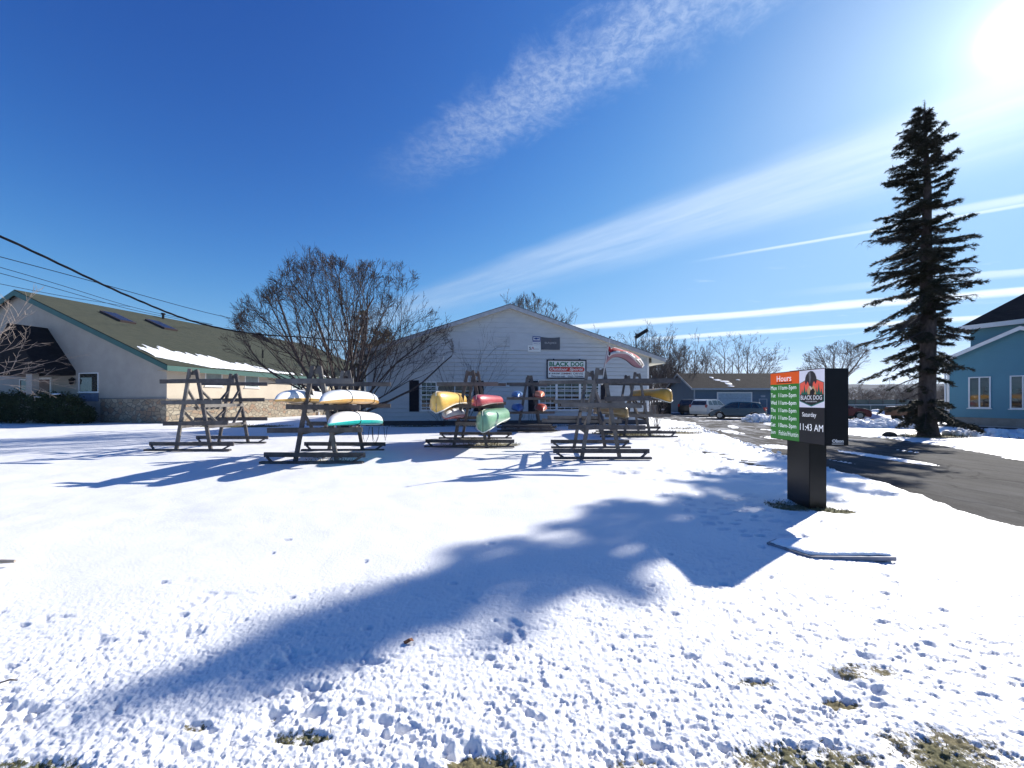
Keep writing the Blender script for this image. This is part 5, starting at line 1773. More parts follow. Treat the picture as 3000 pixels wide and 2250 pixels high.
# far bare trees: four kinds, copied
FAR = {}
def far_kind(key, seed, H, spread, cfg=None):
    c = dict(depth=4, kids=[9, 5, 4, 3], ang=(.35, .8), lf=(.36, .60), wander=.07, up=.04, steps=9, seg=.8, taper=.25, rmin=.022, rf=.5, q0=.22, qf=.35, minz=-.1, w0=.4, max=5200)
    if cfg: c.update(cfg)
    T = Tree(seed, c)
    T.grow(Vector((0, 0, -.2)), Vector((0.02, 0, 1)), H, H * .020, 0)
    if spread:
        for k in range(2):
            az = T.r.uniform(0, 6.28); T.grow(Vector((0, 0, H * .12)), Vector((math.cos(az) * spread, math.sin(az) * spread, 1)).normalized(), H * .75, H * .014, 0)
    return T


kinds = [far_kind('a', 41, 13, 0), far_kind('b', 42, 12, .5), far_kind('c', 43, 13, .3, dict(ang=(.25, .6))), far_kind('d', 44, 11, .7)]
built = []


def U2(u, D): return (u - 1500) / 1127 * D


far_list = []   # u, D, top v, kind, label
rowA = [(1835, 62, 985, 0), (1862, 60, 975, 1), (1893, 70, 948, 2), (1925, 64, 940, 0), (1958, 68, 955, 3), (1984, 66, 1000, 1), (2010, 72, 1010, 0), (2040, 66, 968, 2), (2062, 70, 1000, 3), (2118, 72, 985, 1), (2140, 66, 1000, 0),
        (2168, 70, 990, 3), (2195, 66, 985, 1), (2228, 72, 1030, 2)]
ordw = ['first', 'second', 'third', 'fourth', 'fifth', 'sixth', 'seventh', 'eighth', 'ninth', 'tenth', 'eleventh', 'twelfth', 'thirteenth', 'fourteenth']
for i, q in enumerate(rowA):
    far_list.append(q + ('%s bare tree from the left in the row over the garage' % ordw[i], 'bare trees behind the garage'))
rowB = [(1600, 49, 880, 3, 'bare tree just right of the shop ridge'), (1655, 47, 915, 2, 'thin bare tree behind the right half of the shop roof'), (1525, 48, 880, 3, 'low bare tree just left of the shop ridge'), (1470, 50, 925, 2, 'slim bare tree partly behind the shop ridge'), (1625, 50, 900, 3, 'bare tree a little right of the rounded tree behind the shop roof'),
        (1690, 50, 940, 0, 'slim bare tree behind the right slope of the shop roof'), (1735, 52, 960, 2, 'low bare tree behind the lower right roof slope'), (1775, 52, 985, 1, 'short bare tree beside the area light behind the roof')]
for q in rowB: far_list.append(q + ('bare trees behind the shop roof',))
rowC = [(905, 60, 1010, 0, 'bare tree behind the tan roof, left one of four'), (985, 58, 985, 1, 'bare tree behind the spreading tree, second of four'), (1045, 56, 970, 3, 'bare tree behind the utility pole, third of four'), (1130, 58, 965, 2, 'bare tree just left of the shop roof, fourth of four'),
        ]
for q in rowC: far_list.append(q + ('bare trees beyond the two buildings',))
for i, (u, D, v, k, lb, grp) in enumerate(far_list):
    H = 1.6 + (1172 - v) / 1127 * D
    Hk = max(v_[2] for v_ in kinds[k].m.v)
    s = H / Hk * 1.05
    loc = (U2(u, D), D, 0)
    if not any(b[0] == k for b in built):
        t = kinds[k].build('bare_tree', lb, loc, M_BARK2, 'tree', grp)
        built.append((k, t)); t.scale = (s * 1.0,) * 3; t.rotation_euler = (0, 0, i * 1.3)
    else:
        src = [b[1] for b in built if b[0] == k][0]
        t = copy_tree(src, None, loc, i * 1.31, lb, (s, s, s * 1.0))
        if grp: t['group'] = grp
        elif 'group' in t: del t['group']

# broad rounded crowns
T = Tree(77, dict(depth=4, kids=[5, 5, 4, 2], ang=(.3, .8), lf=(.45, .72), wander=.12, up=.03, steps=8, seg=.5, taper=.4, rmin=.016, rf=.6, q0=.2, qf=.25, minz=-.05, max=90000, env_seed=5, cone=.3, env=(0, 0, 8.2, 5.0, 4.6, 5.3)))
for k in range(13):
    az = k * 2.4; tl = R(12 + 38 * ((k * .618) % 1)); T.grow(Vector((0, 0, 3.9)), Vector((math.sin(tl) * math.cos(az), math.sin(tl) * math.sin(az), math.cos(tl))), 8.5, .10, 0)
T.trunk.tube([(0, 0, -.2), (0, 0, 1.5), (.0, 0, 4.0)], [.34, .28, .2], 8)
BR = T.build('bare_tree', 'broad rounded bare tree rising behind the shop ridge', (2.2, 47, 0), M_BARK2)
BR.scale = (1, 1, 1.07)
copy_tree(BR, None, (50.5, 60, 0), 2.0, 'broad bare tree above the top of the pylon sign', (1.0, 1.0, .80))
copy_tree(BR, None, (U2(1150, 52), 52, 0), 4.0, 'rounded bare tree just left of the shop roof slope', (.7, .7, .72))

# leafy brown oaks and dense scrub near the shop's right corner
thk = []
T = Tree(60, dict(depth=3, kids=[7, 5, 4], ang=(.3, .8), lf=(.5, .75), wander=.12, up=.05, steps=6, seg=.5, taper=.35, rmin=.02, rf=.6, max=3500))
for k in range(9):
    az = T.r.uniform(0, 360); tl = T.r.uniform(5, 35); d = Vector((math.sin(R(tl)) * math.cos(R(az)), math.sin(R(tl)) * math.sin(R(az)), math.cos(R(tl))))
    T.grow(Vector((T.r.uniform(-.8, .8), T.r.uniform(-.5, .5), -.1)), d, 5.2 * T.r.uniform(.7, 1.1), .06, 0)
src = T.build('thicket_shrub', 'tangled bare thicket at the right corner of the shop', (17.3, 52, 0), M_BARK2, 'shrub', 'bare thickets at the back of the lot')
plc = [(1905, 50, 'tangled bare thicket directly right of the shop wall'), (1890, 56, 'tall bare thicket half hidden by the shop corner'), (1945, 56, 'bare thicket at the left end of the garage'), (1975, 62, 'bare thicket just behind the garage gable')]
for i, (u, D, lb) in enumerate(plc): copy_tree(src, None, (U2(u, D), D, 0), 1.1 * i + .5, lb, (1.3, 1.3, 1.25))
right = [(2490, 78, .62), (2530, 84, .7), (2570, 80, .6), (2605, 86, .75), (2640, 80, .7), (2675, 84, .8), (2710, 80, .75), (2745, 84, .8), (2780, 80, .85), (2460, 90, .7)]
rl = ['nearest the pylon sign', 'second from the pylon sign', 'third from the pylon sign', 'above the red car roof', 'above the snow pile', 'left of the spruce trunk', 'just behind the spruce trunk', 'right of the spruce trunk', 'beside the blue house downpipe', 'hidden partly by the pylon sign']
for i, (u, D, s) in enumerate(right):
    copy_tree(src, None, (U2(u, D), D, -.3), 2.1 * i + .2, 'low brown thicket under the hills, ' + rl[i], (s * 1.6, s * 1.6, s * .9))

# brownish evergreen behind the spreading tree
def evergreen_blob(label, loc, H, rad, seed, n=5200, base=.25):
    rnd = random.Random(seed); t = thing('oak_tree', label, 'tree', loc)
    m = MB(); m.tube([(0, 0, -.1), (0, 0, H * .5), (.1, 0, H * .85)], [.25, .16, .04], 7); m.build('trunk', M_BARK2, t)
    br = Tree(seed, dict(depth=2, kids=[5, 4], ang=(.4, .9), lf=(.4, .6), wander=.1, up=.03, steps=5, seg=.6, rmin=.02, rf=.5, max=900))
    tips = []
    for k in range(26):
        z = H * rnd.uniform(base, .85); a = rnd.uniform(0, 6.283); L = rad * (1.05 - .75 * (z / H - base)) * rnd.uniform(.6, 1)
        d = Vector((math.cos(a), math.sin(a), .35)).normalized(); br.m.tube([(0, 0, z), Vector((0, 0, z)) + d * L], [.06, .02], 4, cap=False)
        for q in range(5): tips.append(Vector((0, 0, z)) + d * L * rnd.uniform(.4, 1.05))
    br.m.build('branches', M_BARK2, t, fix=False)
    m = MB()
    for k in range(n):
        c = rnd.choice(tips); p = c + Vector((rnd.gauss(0, .33), rnd.gauss(0, .33), rnd.gauss(0, .28)))
        v = Vector((rnd.gauss(0, 1), rnd.gauss(0, 1), rnd.gauss(0, 1))).normalized(); w = v.orthogonal().normalized() * .07; v = v * .11
        m.add([p - v, p + w, p + v, p - w], [(0, 1, 2, 3)])
    m.build('foliage', mat('brown_foliage', (.085, .065, .035), .9, .4, 2), t, fix=False)


evergreen_blob('brown leafed oak seen through the spreading tree, left of the shop roof', (-17.0, 48, 0), 11.4, 4.2, 71)
evergreen_blob('small dark conifer clump behind the right slope of the shop roof', (11.6, 50, 0), 9.6, 1.6, 72, 1500, .5)


# ------------------------------------------------------------------ the spruce
def build_spruce():
    rnd = random.Random(12)
    H = 15.0
    t = thing('spruce_tree', 'tall ragged spruce between the drive and the blue house', 'tree', (18.62, 17.2, 0))
    def axis(z): return Vector((-.12 * (z / H), .05 * math.sin(z), z))
    m = MB(); zs = [-.2, .15, .6, 1.5, 3, 5, 7, 9, 11, 13, 14.2, H]; rs = [.42, .36, .31, .29, .275, .25, .22, .175, .13, .08, .04, .008]
    m.tube([axis(z) for z in zs], rs, 12); m.build('trunk', M_SPBARK, t, smooth=True)
    prof = ([2.9, 3.6, 4.2, 5, 6, 7, 8, 9, 10, 11, 12, 12.6, 13.2, 13.8, 14.3, 15.1], [1.3, 2.0, 2.3, 2.4, 2.35, 2.25, 2.05, 1.8, 1.6, 1.5, 1.35, 1.25, 1.0, .65, .4, .15])
    wood = MB(); fol = MB()

    def needle_clump(p, d, L, dens, size=1.0, hang=.3):
        """a foliage spray: short blades set round a twig"""
        n = int(dens)
        ax = d.orthogonal().normalized()
        for k in range(n):
            q = rnd.random()
            c = p + d * (L * q)
            a = rnd.uniform(0, 6.283)
            s = rot_about(ax, d, a)
            v = (s * rnd.uniform(.5, 1.0) + d * rnd.uniform(.2, .9) + Vector((0, 0, -hang * rnd.random()))).normalized()
            l = rnd.uniform(.06, .15) * size; w = v.orthogonal().normalized() * (l * rnd.uniform(.2, .34))
            e = c + v * l
            fol.add([c - w * .5, c + w * .5, e + w * .35, e - w * .35], [(0, 1, 2, 3)])

    def bough(z, az, L, rise, leaf, droop=.25, twl=.55):
        d = Vector((math.cos(az), math.sin(az), math.tan(rise))).normalized()
        p = axis(z); pts = [p]; n = 8; q = p.copy()
        for i in range(n):
            f = (i + 1) / n
            d = (d + Vector((rnd.gauss(0, .05), rnd.gauss(0, .05), -droop / n * (1.4 - f * 1.9) + rnd.gauss(0, .03)))).normalized()
            q = q + d * (L / n); pts.append(q.copy())
        r0 = .016 + .012 * L
        wood.tube(pts, [r0 * (1 - .8 * i / n) + .003 for i in range(n + 1)], 5, cap=False)
        nt = int(L * 13)
        for k in range(nt):
            f = .12 + .88 * (k + rnd.random()) / nt
            x = f * n; i = min(int(x), n - 1); pp = pts[i].lerp(pts[i + 1], x - i); dd = (pts[i + 1] - pts[i]).normalized()
            side = Vector((-dd.y, dd.x, 0)).normalized() * (1 if k % 2 else -1)
            tl = twl * rnd.uniform(.4, 1.0) * (1.15 - .65 * f) * min(1.0, .5 + L / 4)
            td = (dd * .75 + side * rnd.uniform(.35, 1.0) + Vector((0, 0, rnd.uniform(-.75, .12)))).normalized()
            mid = pp + td * tl * .5 + Vector((0, 0, -.03)); en = pp + td * tl + Vector((0, 0, -.12 * tl))
            wood.tube([pp, mid, en], [.007, .005, .003], 3, cap=False)
            lf = leaf if f < .8 else leaf * .9
            if rnd.random() < lf:
                needle_clump(pp, (mid - pp).normalized(), (mid - pp).length, 20); needle_clump(mid, (en - mid).normalized(), (en - mid).length * 1.05, 26)
            elif rnd.random() < .8:     # bare side twiglets
                for _ in range(3):
                    a = pp.lerp(en, rnd.uniform(.3, 1)); b = a + Vector((rnd.gauss(0, .09), rnd.gauss(0, .09), -rnd.uniform(.03, .16)))
                    wood.tube([a, b], [.004, .002], 3, cap=False)
        if rnd.random() < leaf: 
            for i in range(2, n): needle_clump(pts[i], (pts[i + 1] - pts[i]).normalized(), L / n, 26)
    z = 2.75
    while z < 14.6:
        R0 = float(np.interp(z, *prof))
        nb = 3 if z < 12 else 4
        for b in range(nb):
            az = rnd.uniform(0, 6.283)
            L = R0 * rnd.choice((.4, .55, .75, .85, 1.0, 1.2))
            if z > 10.5: rise = rnd.uniform(.05, .45)
            elif z > 7: rise = rnd.uniform(-.25, .25)
            else: rise = rnd.uniform(-.45, .0)
            right = math.cos(az) > 0
            leaf = .97 if z > 9 else (.88 if z > 6 else .62)
            if z < 9 and rnd.random() < (.42 if z < 6.5 else .2): leaf = .12
            L *= 1 - .38 * max(0, .6 * math.cos(az) - .8 * math.sin(az))
            bough(z + rnd.uniform(-.1, .1), az, L, rise, leaf, droop=.35 if z < 9 else .1, twl=.62 if z < 9 else .5)
        z += (.17 if z < 10 else .16) * rnd.choice((.5, 1.0, 1.0, 1.7))
    needle_clump(axis(14.3), Vector((0, 0, 1)), .75, 40, .8, 0)
    for k in range(70):
        zz = rnd.uniform(3.2, 11.5); bough(zz, rnd.uniform(0, 6.283), rnd.uniform(.45, 1.0) * min(1, (15 - zz) / 3), rnd.uniform(-.5, .3), .95, .3, .42)
    # skirt of low boughs near the ground, a few dead snags
    for k in range(16):
        bough(rnd.uniform(.9, 1.75), rnd.uniform(0, 6.283), rnd.uniform(1.0, 1.9), rnd.uniform(-.55, -.25), .92, droop=.1, twl=.6)
    for k in range(6): bough(rnd.uniform(1.9, 2.9), rnd.uniform(2.4, 4.0), rnd.uniform(.6, 1.2), rnd.uniform(-.6, -.2), .1, .1, .3)
    wood.build('branches', M_BARK, t, fix=False)
    fol.build('foliage', M_NEEDLE, t, fix=False)
    return len(fol.f)


print('spruce faces', build_spruce())


# ------------------------------------------------------------------ vehicles
CARG = mat_glass('car_glass', (.012, .014, .018))


def car(name, label, cat, loc, rz, paint, L, W, belt, roofz, prof_low, prof_top, wheels, wr, group, side_win, tail=(.45, .02, .02), snow=False):
    t = thing(name, label, cat, loc, rz, group)
    pm = mat('paint_' + name + '_%02d%02d%02d' % tuple(int(v * 99) for v in paint), paint, .35, .05, 2, coat=.3, spec=.3)
    m = MB(); pts = []
    # lower body with wheel arches
    xs = sorted(wheels)
    low = [prof_low[0]]
    bottom = []
    zb = .20
    for wx in xs:
        for k in range(9):
            a = math.pi - math.pi * k / 8
            bottom.append((wx + (wr + .05) * math.cos(a), max(zb, wr + (wr + .05) * math.sin(a))))
    poly = [(-L / 2 + .10, zb)] + bottom + [(L / 2 - .12, zb)] + prof_low[::-1]
    m.prism(poly, (1, 0, 0), (0, 0, 1), (0, 1, 0), (0, -W / 2, 0), W)
    m.build('body', pm, t, bevel=.035)
    # greenhouse, narrowing upwards
    g = MB(); n = len(prof_top); tw = lambda z: W / 2 - .03 - (z - belt) * .30
    a = [(x, -tw(z), z) for x, z in prof_top]; b = [(x, tw(z), z) for x, z in prof_top]
    g.add(a + b, [tuple(range(n)), tuple(range(n, 2 * n))[::-1]] + [(i, n + i, n + (i + 1) % n, (i + 1) % n) for i in range(n)])
    g.build('cabin', pm, t, bevel=.03)
    for sgn in (-1, 1):
        for w in side_win:
            q = MB(); inner = [(x, sgn * (tw(z) - .03), z) for x, z in w]; outer = [(x, sgn * (tw(z) + .006), z) for x, z in w]
            k = len(w); q.add(inner + outer, [tuple(range(k)), tuple(range(k, 2 * k))] + [(i, (i + 1) % k, k + (i + 1) % k, k + i) for i in range(k)])
            q.build('side_window', CARG, t)
    # windscreen and rear window from the top profile: first two and last two points are (rear base, rear top ... front top, front base)
    def pane(p0, p1, nm):
        x0, z0 = p0; x1, z1 = p1
        nx, nz = -(z1 - z0), (x1 - x0)
        if (nm == 'windscreen') != (nx > 0): nx, nz = -nx, -nz
        ln = math.hypot(nx, nz); nx, nz = nx / ln * .006, nz / ln * .006
        f0, f1 = .12, .90
        A = (x0 + (x1 - x0) * f0, z0 + (z1 - z0) * f0); B = (x0 + (x1 - x0) * f1, z0 + (z1 - z0) * f1)
        wa = tw(A[1]) - .08; wb = tw(B[1]) - .08
        q = MB(); o = [(A[0] + nx, -wa, A[1] + nz), (A[0] + nx, wa, A[1] + nz), (B[0] + nx, wb, B[1] + nz), (B[0] + nx, -wb, B[1] + nz)]
        i = [(A[0] - nx * 4, -wa, A[1] - nz * 4), (A[0] - nx * 4, wa, A[1] - nz * 4), (B[0] - nx * 4, wb, B[1] - nz * 4), (B[0] - nx * 4, -wb, B[1] - nz * 4)]
        q.add(o + i, [(0, 1, 2, 3), (7, 6, 5, 4), (0, 4, 5, 1), (1, 5, 6, 2), (2, 6, 7, 3), (3, 7, 4, 0)]); q.build(nm, CARG, t)
    pane(prof_top[0], prof_top[1], 'rear_window'); pane(prof_top[-1], prof_top[-2], 'windscreen')
    for wx in wheels:
        for sgn in (-1, 1):
            y = sgn * (W / 2 - .10)
            q = MB(); q.tube([(wx, y - .11, wr), (wx, y - .09, wr), (wx, y + .09, wr), (wx, y + .11, wr)], [wr - .03, wr, wr, wr - .03], 20); wh = q.build('wheel', M_RUBBER, t)
            q = MB(); yo = y + sgn * .112
            q.tube([(wx, yo, wr), (wx, yo + sgn * .008, wr)], [wr * .64, wr * .60], 18)
            for k in range(5):
                a = 6.283 * k / 5; q.box((wx + .55 * wr * .6 * math.cos(a), yo + sgn * .014, wr + .55 * wr * .6 * math.sin(a)), (wr * .55, .012, .045), Matrix.Rotation(-a, 3, 'Y'))
            q.build('rim', M_RIM, wh)
    for sgn in (-1, 1):
        q = MB(); q.box((L / 2 - .14, sgn * (W / 2 - .24), belt - .26), (.26, .34, .14), Matrix.Rotation(.25, 3, 'Y')); q.build('headlight', mat('headlight', (.5, .52, .55), .15), t, bevel=.02)
        q = MB(); q.box((-L / 2 + .08, sgn * (W / 2 - .10), belt - .05), (.16, .20, .30)); q.build('tail_light', mat('tail_red_%02d' % int(tail[0] * 99), tail, .25), t, bevel=.02)
        q = MB(); q.box((prof_top[-1][0] - .35, sgn * (W / 2 + .07), belt + .05), (.12, .18, .12)); q.build('mirror', pm, t, bevel=.02)
        q = MB(); q.box((-.1, sgn * (W / 2 + .005), belt - .10), (.18, .02, .03)); q.build('door_handle', M_BLACK, t)
    q = MB(); q.box((0, 0, zb + .02), (wheels[1] - wheels[0] - .8 if wheels[1] > wheels[0] else 1.6, W + .01, .10)); q.build('sill', mat('dark_plastic', (.02, .02, .02), .7), t)
    if snow:
        q = MB(); q.add([(L / 2 - .15, -W / 2 + .1, belt - .10), (L / 2 - .15, W / 2 - .1, belt - .10), (prof_top[-1][0] + .1, W / 2 - .12, belt + .03), (prof_top[-1][0] + .1, -W / 2 + .12, belt + .03)], [(0, 1, 2, 3)])
        q.add([(L / 2 - .2, -.5, belt - .06), (L / 2 - .25, .5, belt - .05), (prof_top[-1][0] + .2, .55, belt + .08), (prof_top[-1][0] + .2, -.55, belt + .08)], [(0, 1, 2, 3)])
        q.build('bonnet_snow', M_SNOWCAP, t)
    return t


G = 'cars parked at the blue garage'
# hatchback: nose up-left
car('parked_car', 'dark blue hatchback parked nose left, nearest of the three by the garage', 'car', (19.45, 33.15, -.03), R(143), (.012, .055, .095), 4.15, 1.74, .92, 1.50,
    [(-2.07, .55), (-2.05, .88), (-1.9, .98), (0.95, .93), (1.65, .78), (1.98, .62), (2.05, .45)],
    [(-1.95, .92), (-1.60, 1.40), (-.9, 1.48), (-.1, 1.50), (.45, 1.42), (1.28, .90)], (-1.27, 1.25), .31, G,
    [[(-1.62, .99), (-1.42, 1.34), (-1.15, 1.37), (-1.1, .98)], [(-1.04, .98), (-1.06, 1.38), (-.2, 1.42), (-.2, .97)], [(-.12, .97), (-.12, 1.42), (.38, 1.36), (.98, .96)]])
suv_low = [(-2.28, .50), (-2.28, 1.0), (-2.15, 1.12), (1.0, 1.08), (1.9, 1.0), (2.2, .82), (2.26, .5)]
suv_top = [(-2.2, 1.06), (-1.95, 1.58), (-1.6, 1.68), (-.2, 1.70), (.35, 1.62), (1.15, 1.05)]
suv_win = [[(-1.85, 1.14), (-1.72, 1.52), (-1.25, 1.56), (-1.1, 1.13)], [(-1.0, 1.13), (-1.1, 1.57), (-.25, 1.60), (-.22, 1.12)], [(-.14, 1.12), (-.14, 1.60), (.32, 1.54), (.88, 1.11)]]
car('parked_car', 'white SUV seen from behind, middle one of three parked cars', 'car', (20.3, 39.3, -.02), R(33), (.42, .45, .47), 4.6, 1.84, 1.08, 1.70, suv_low, suv_top, (-1.35, 1.38), .35, G, suv_win, tail=(.25, .02, .03))
car('parked_car', 'black SUV with lit red tail lamp, leftmost of three parked cars', 'car', (20.75, 43.6, -.02), R(42), (.012, .014, .018), 4.6, 1.86, 1.08, 1.76, suv_low, [(x, z + .05 if z > 1.2 else z) for x, z in suv_top], (-1.38, 1.38), .36, G, suv_win, tail=(.55, .05, .03))
car('red_car', 'dark red car with snow on its bonnet behind the pylon sign', 'car', (27.75, 33.1, -.03), R(-18), (.13, .012, .022), 4.5, 1.80, .95, 1.45,
    [(-2.22, .5), (-2.22, .95), (-2.1, 1.02), (1.0, .98), (1.8, .88), (2.15, .72), (2.22, .45)],
    [(-1.9, .95), (-1.3, 1.38), (-.6, 1.46), (.0, 1.45), (.35, 1.38), (1.1, .95)], (-1.35, 1.38), .33, None,
    [[(-1.5, 1.02), (-1.2, 1.32), (-.7, 1.38), (-.7, 1.01)], [(-.62, 1.01), (-.62, 1.38), (.3, 1.32), (.85, 1.0)]], snow=True)


def pickup():
    t = thing('pickup_truck', 'orange brown pickup truck with white stripe behind the spruce trunk', 'truck', (32.6, 30.3, -.03), R(8))
    pm = mat('truck_paint', (.22, .09, .04), .4, .1, 2, coat=.3)
    poly = [(-2.6, .42)] + [(-1.6 + .45 * math.cos(math.pi - math.pi * k / 8), .42 + .45 * math.sin(math.pi * k / 8)) for k in range(9)] + [(1.7 + .45 * math.cos(math.pi - math.pi * k / 8), .42 + .45 * math.sin(math.pi * k / 8)) for k in range(9)] + [(2.6, .42), (2.6, .95), (2.4, 1.05), (-2.6, 1.08)]
    m = MB(); m.prism(poly, (1, 0, 0), (0, 0, 1), (0, 1, 0), (0, -.95, 0), 1.9); m.build('body', pm, t, bevel=.03)
    top = [(-.6, 1.06), (-.5, 1.6), (.75, 1.62), (1.25, 1.05)]
    m = MB(); a = [(x, -.9 + (z - 1.05) * .25, z) for x, z in top]; b = [(x, .9 - (z - 1.05) * .25, z) for x, z in top]
    m.add(a + b, [(0, 1, 2, 3), (7, 6, 5, 4), (0, 4, 5, 1), (1, 5, 6, 2), (2, 6, 7, 3), (3, 7, 4, 0)]); m.build('cab', M_BLACK, t, bevel=.03)
    m = MB(); m.lim(-.45, .9, -.905, -.86, 1.12, 1.5); m.build('side_window', CARG, t)
    m = MB(); m.lim(-2.62, 2.5, -.965, -.945, .96, 1.06); m.build('stripe', M_TRIM, t)
    m = MB(); m.lim(-2.5, -.7, -.9, .9, 1.07, 1.13); m.build('bed_snow', M_SNOWCAP, t)
    for wx in (-1.6, 1.7):
        for y in (-.85, .85):
            q = MB(); q.tube([(wx, y - .12, .38), (wx, y + .12, .38)], .38, 18); wh = q.build('wheel', M_RUBBER, t)
            q = MB(); q.tube([(wx, y + (.125 if y > 0 else -.125), .38), (wx, y + (.13 if y > 0 else -.13), .38)], .22, 14); q.build('rim', M_RIM, wh)


pickup()


# ------------------------------------------------------------------ yard things
def yard():
    # dumpster and bin by the garage gable
    t = thing('dumpster', 'black dumpster standing left of the blue garage', 'dumpster', (16.3, 42.5, -.03), R(4))
    m = MB(); m.prism([(-.85, .12), (.75, .12), (.9, 1.25), (-.85, 1.35)], (0, 1, 0), (0, 0, 1), (1, 0, 0), (-.6, 0, 0), 1.5); m.build('container', M_BLACK, t, bevel=.02)
    m = MB(); m.box((.15, 0, 1.36), (1.54, 1.85, .05), Matrix.Rotation(-.05, 3, 'X')); m.build('lid', mat('lid_black', (.02, .02, .022), .5), t)
    m = MB(); m.lim(-.2, .1, -.89, -.86, .55, .68); m.build('plate', M_TRIM, t)
    t = thing('wheelie_bin', 'grey bin next to the black dumpster', 'bin', (14.7, 40.2, -.03))
    m = MB(); m.prism([(-.24, .05), (.24, .05), (.30, 1.0), (-.30, 1.0)], (1, 0, 0), (0, 0, 1), (0, 1, 0), (0, -.28, 0), .56); m.build('bin_body', mat('bin_grey', (.16, .15, .15), .6), t, bevel=.02)
    m = MB(); m.box((0, -.0, 1.04), (.64, .64, .07)); m.build('lid', mat('bin_grey', (.16, .15, .15)), t, bevel=.02)
    # area light on a pole behind the shop
    t = thing('area_light', 'black shoebox floodlights on a pole behind the shop roof', 'light pole', (15.3, 47.5, 0))
    m = MB(); m.tube([(0, 0, -.1), (0, 0, 9.9)], [.11, .07], 8); m.build('pole', M_BLACK, t)
    for (dx, dz, a) in ((.72, 10.0, -.55), (.05, 9.55, -.55)):
        m = MB(); m.box((dx + .2, 0, dz - .05), (1.15 if dx > .5 else .75, .5, .42), Matrix.Rotation(a, 3, 'Y')); m.build('lamp_head', M_BLACK, t, bevel=.03)
    m = MB(); m.beam((0, 0, 9.7), (.5, 0, 9.75), .08, .08); m.build('arm', M_BLACK, t)
    # utility pole behind the spreading tree
    t = thing('utility_pole', 'weathered wooden utility pole between tree and shop', 'utility pole', (-10.5, 27, 0))
    m = MB(); m.tube([(0, 0, -.2), (0, 0, 7.6)], [.13, .10], 9); m.build('pole', M_WOOD2, t)
    m = MB(); m.beam((-.4, .0, 7.35), (.45, 0, 7.3), .09, .11); m.build('crossarm', M_WOOD, t)
    for x in (-.3, 0.35):
        m = MB(); m.tube([(x, 0, 7.4), (x, 0, 7.47), (x, 0, 7.5), (x, 0, 7.56)], [.03, .05, .03, .045], 8); m.build('insulator', mat('insulator_brown', (.12, .05, .03), .3), t)
    m = MB(); m.ball((.02, 0, 7.72), (.32, .25, .16), 9, 5, jit=.25); m.build('old_nest', M_DGRASS, t)
    m = MB(); m.tube([(.13, -.02, .3), (.13, -.02, 5.6)], .025, 5); m.build('conduit', M_TRIM, t)
    # cables
    def cable(pts, r, label, sub=14, lash=False):
        P = [Vector(p) for p in pts]; out = []
        for i in range(len(P) - 1):
            p0 = P[max(i - 1, 0)]; p1 = P[i]; p2 = P[i + 1]; p3 = P[min(i + 2, len(P) - 1)]
            for k in range(sub):
                f = k / sub
                out.append(0.5 * ((2 * p1) + (p2 - p0) * f + (2 * p0 - 5 * p1 + 4 * p2 - p3) * f * f + (3 * p1 - 3 * p2 + p3 - p0) * f ** 3))
        out.append(P[-1])
        m = MB()
        if lash:
            for s in (0, 1, 2):
                q = [p + Vector((.018 * math.cos(i * .8 + s * 2.1), 0, .018 * math.sin(i * .8 + s * 2.1))) for i, p in enumerate(out)]
                m.tube(q, r * .62, 4)
        else: m.tube(out, r, 4)
        tag(m.build('overhead_cable', M_WIRE, smooth=True), label, 'cable', 'overhead cables crossing the left sky')
    cable([(-13.2, -4, 8.6), (-12.8, 2, 7.05), (-12.45, 6, 6.15), (-12.05, 9.1, 5.45), (-11.7, 11.7, 4.78), (-11.45, 14, 4.42), (-11.3, 17, 4.52), (-11.0, 21, 5.0), (-10.5, 27, 5.6)], .028, 'thick twisted cable sagging from the upper left to the utility pole', lash=True)
    cable([(-13.0, -2, 6.5), (-12.1, 5, 5.1), (-11.5, 10.3, 4.85), (-11.35, 17, 5.05), (-10.8, 23, 6.4), (-10.5, 27, 7.45)], .009, 'thin single cable just above the thick twisted cable', 10)
    cable([(-24, 2, 8.2), (-26.6, 20, 8.5), (-29.2, 30, 8.75), (-32.3, 41.4, 9.75)], .016, 'upper one of the two thin cables running to the tan roof', 10)
    cable([(-24.2, 2, 7.9), (-26.7, 20, 8.22), (-29.2, 30, 8.55), (-32.2, 41.4, 9.70)], .016, 'lower one of the two thin cables running to the tan roof', 10)
    cable([(-24.4, 2, 6.9), (-26.9, 20, 7.7), (-30.5, 29, 8.9), (-34, 34.5, 9.95)], .014, 'faint thin cable ending near the tan roof ridge', 10)


yard()


def fence():
    t = thing('chain_fence', 'low grey fence with pale top rail beyond the parking lot', 'fence', (36, 47, 0))
    m = MB(); m.tube([(0, 0, 1.0), (16, .4, 1.0)], .05, 6); m.build('top_rail', M_TRIM, t)
    for k in range(9): 
        m = MB(); m.tube([(k * 2, k * .05, -.1), (k * 2, k * .05, 1.05)], .04, 6); m.build('post', M_RIM, t)
    m = MB()
    for k in range(80): m.lim(k * .2, k * .2 + .13, k * .005, k * .005 + .02, .05, .95)
    m.build('slats', mat('fence_slats', (.10, .125, .12), .8, .3, .6), t)
    t = thing('back_fence', 'tall dull green fence far behind the low fence', 'fence', (38, 56, -.1))
    m = MB()
    for k in range(12): m.lim(k * 2.0, k * 2.0 + 1.97, 0, .06, 0, 1.75)
    m.build('panel', mat('fence_green', (.075, .095, .085), .9, .2, .5), t)
    for k in range(13):
        m = MB(); m.lim(k * 2.0 - .05, k * 2.0 + .03, -.08, .1, -.1, 1.85); m.build('post', M_WOOD, t)


fence()


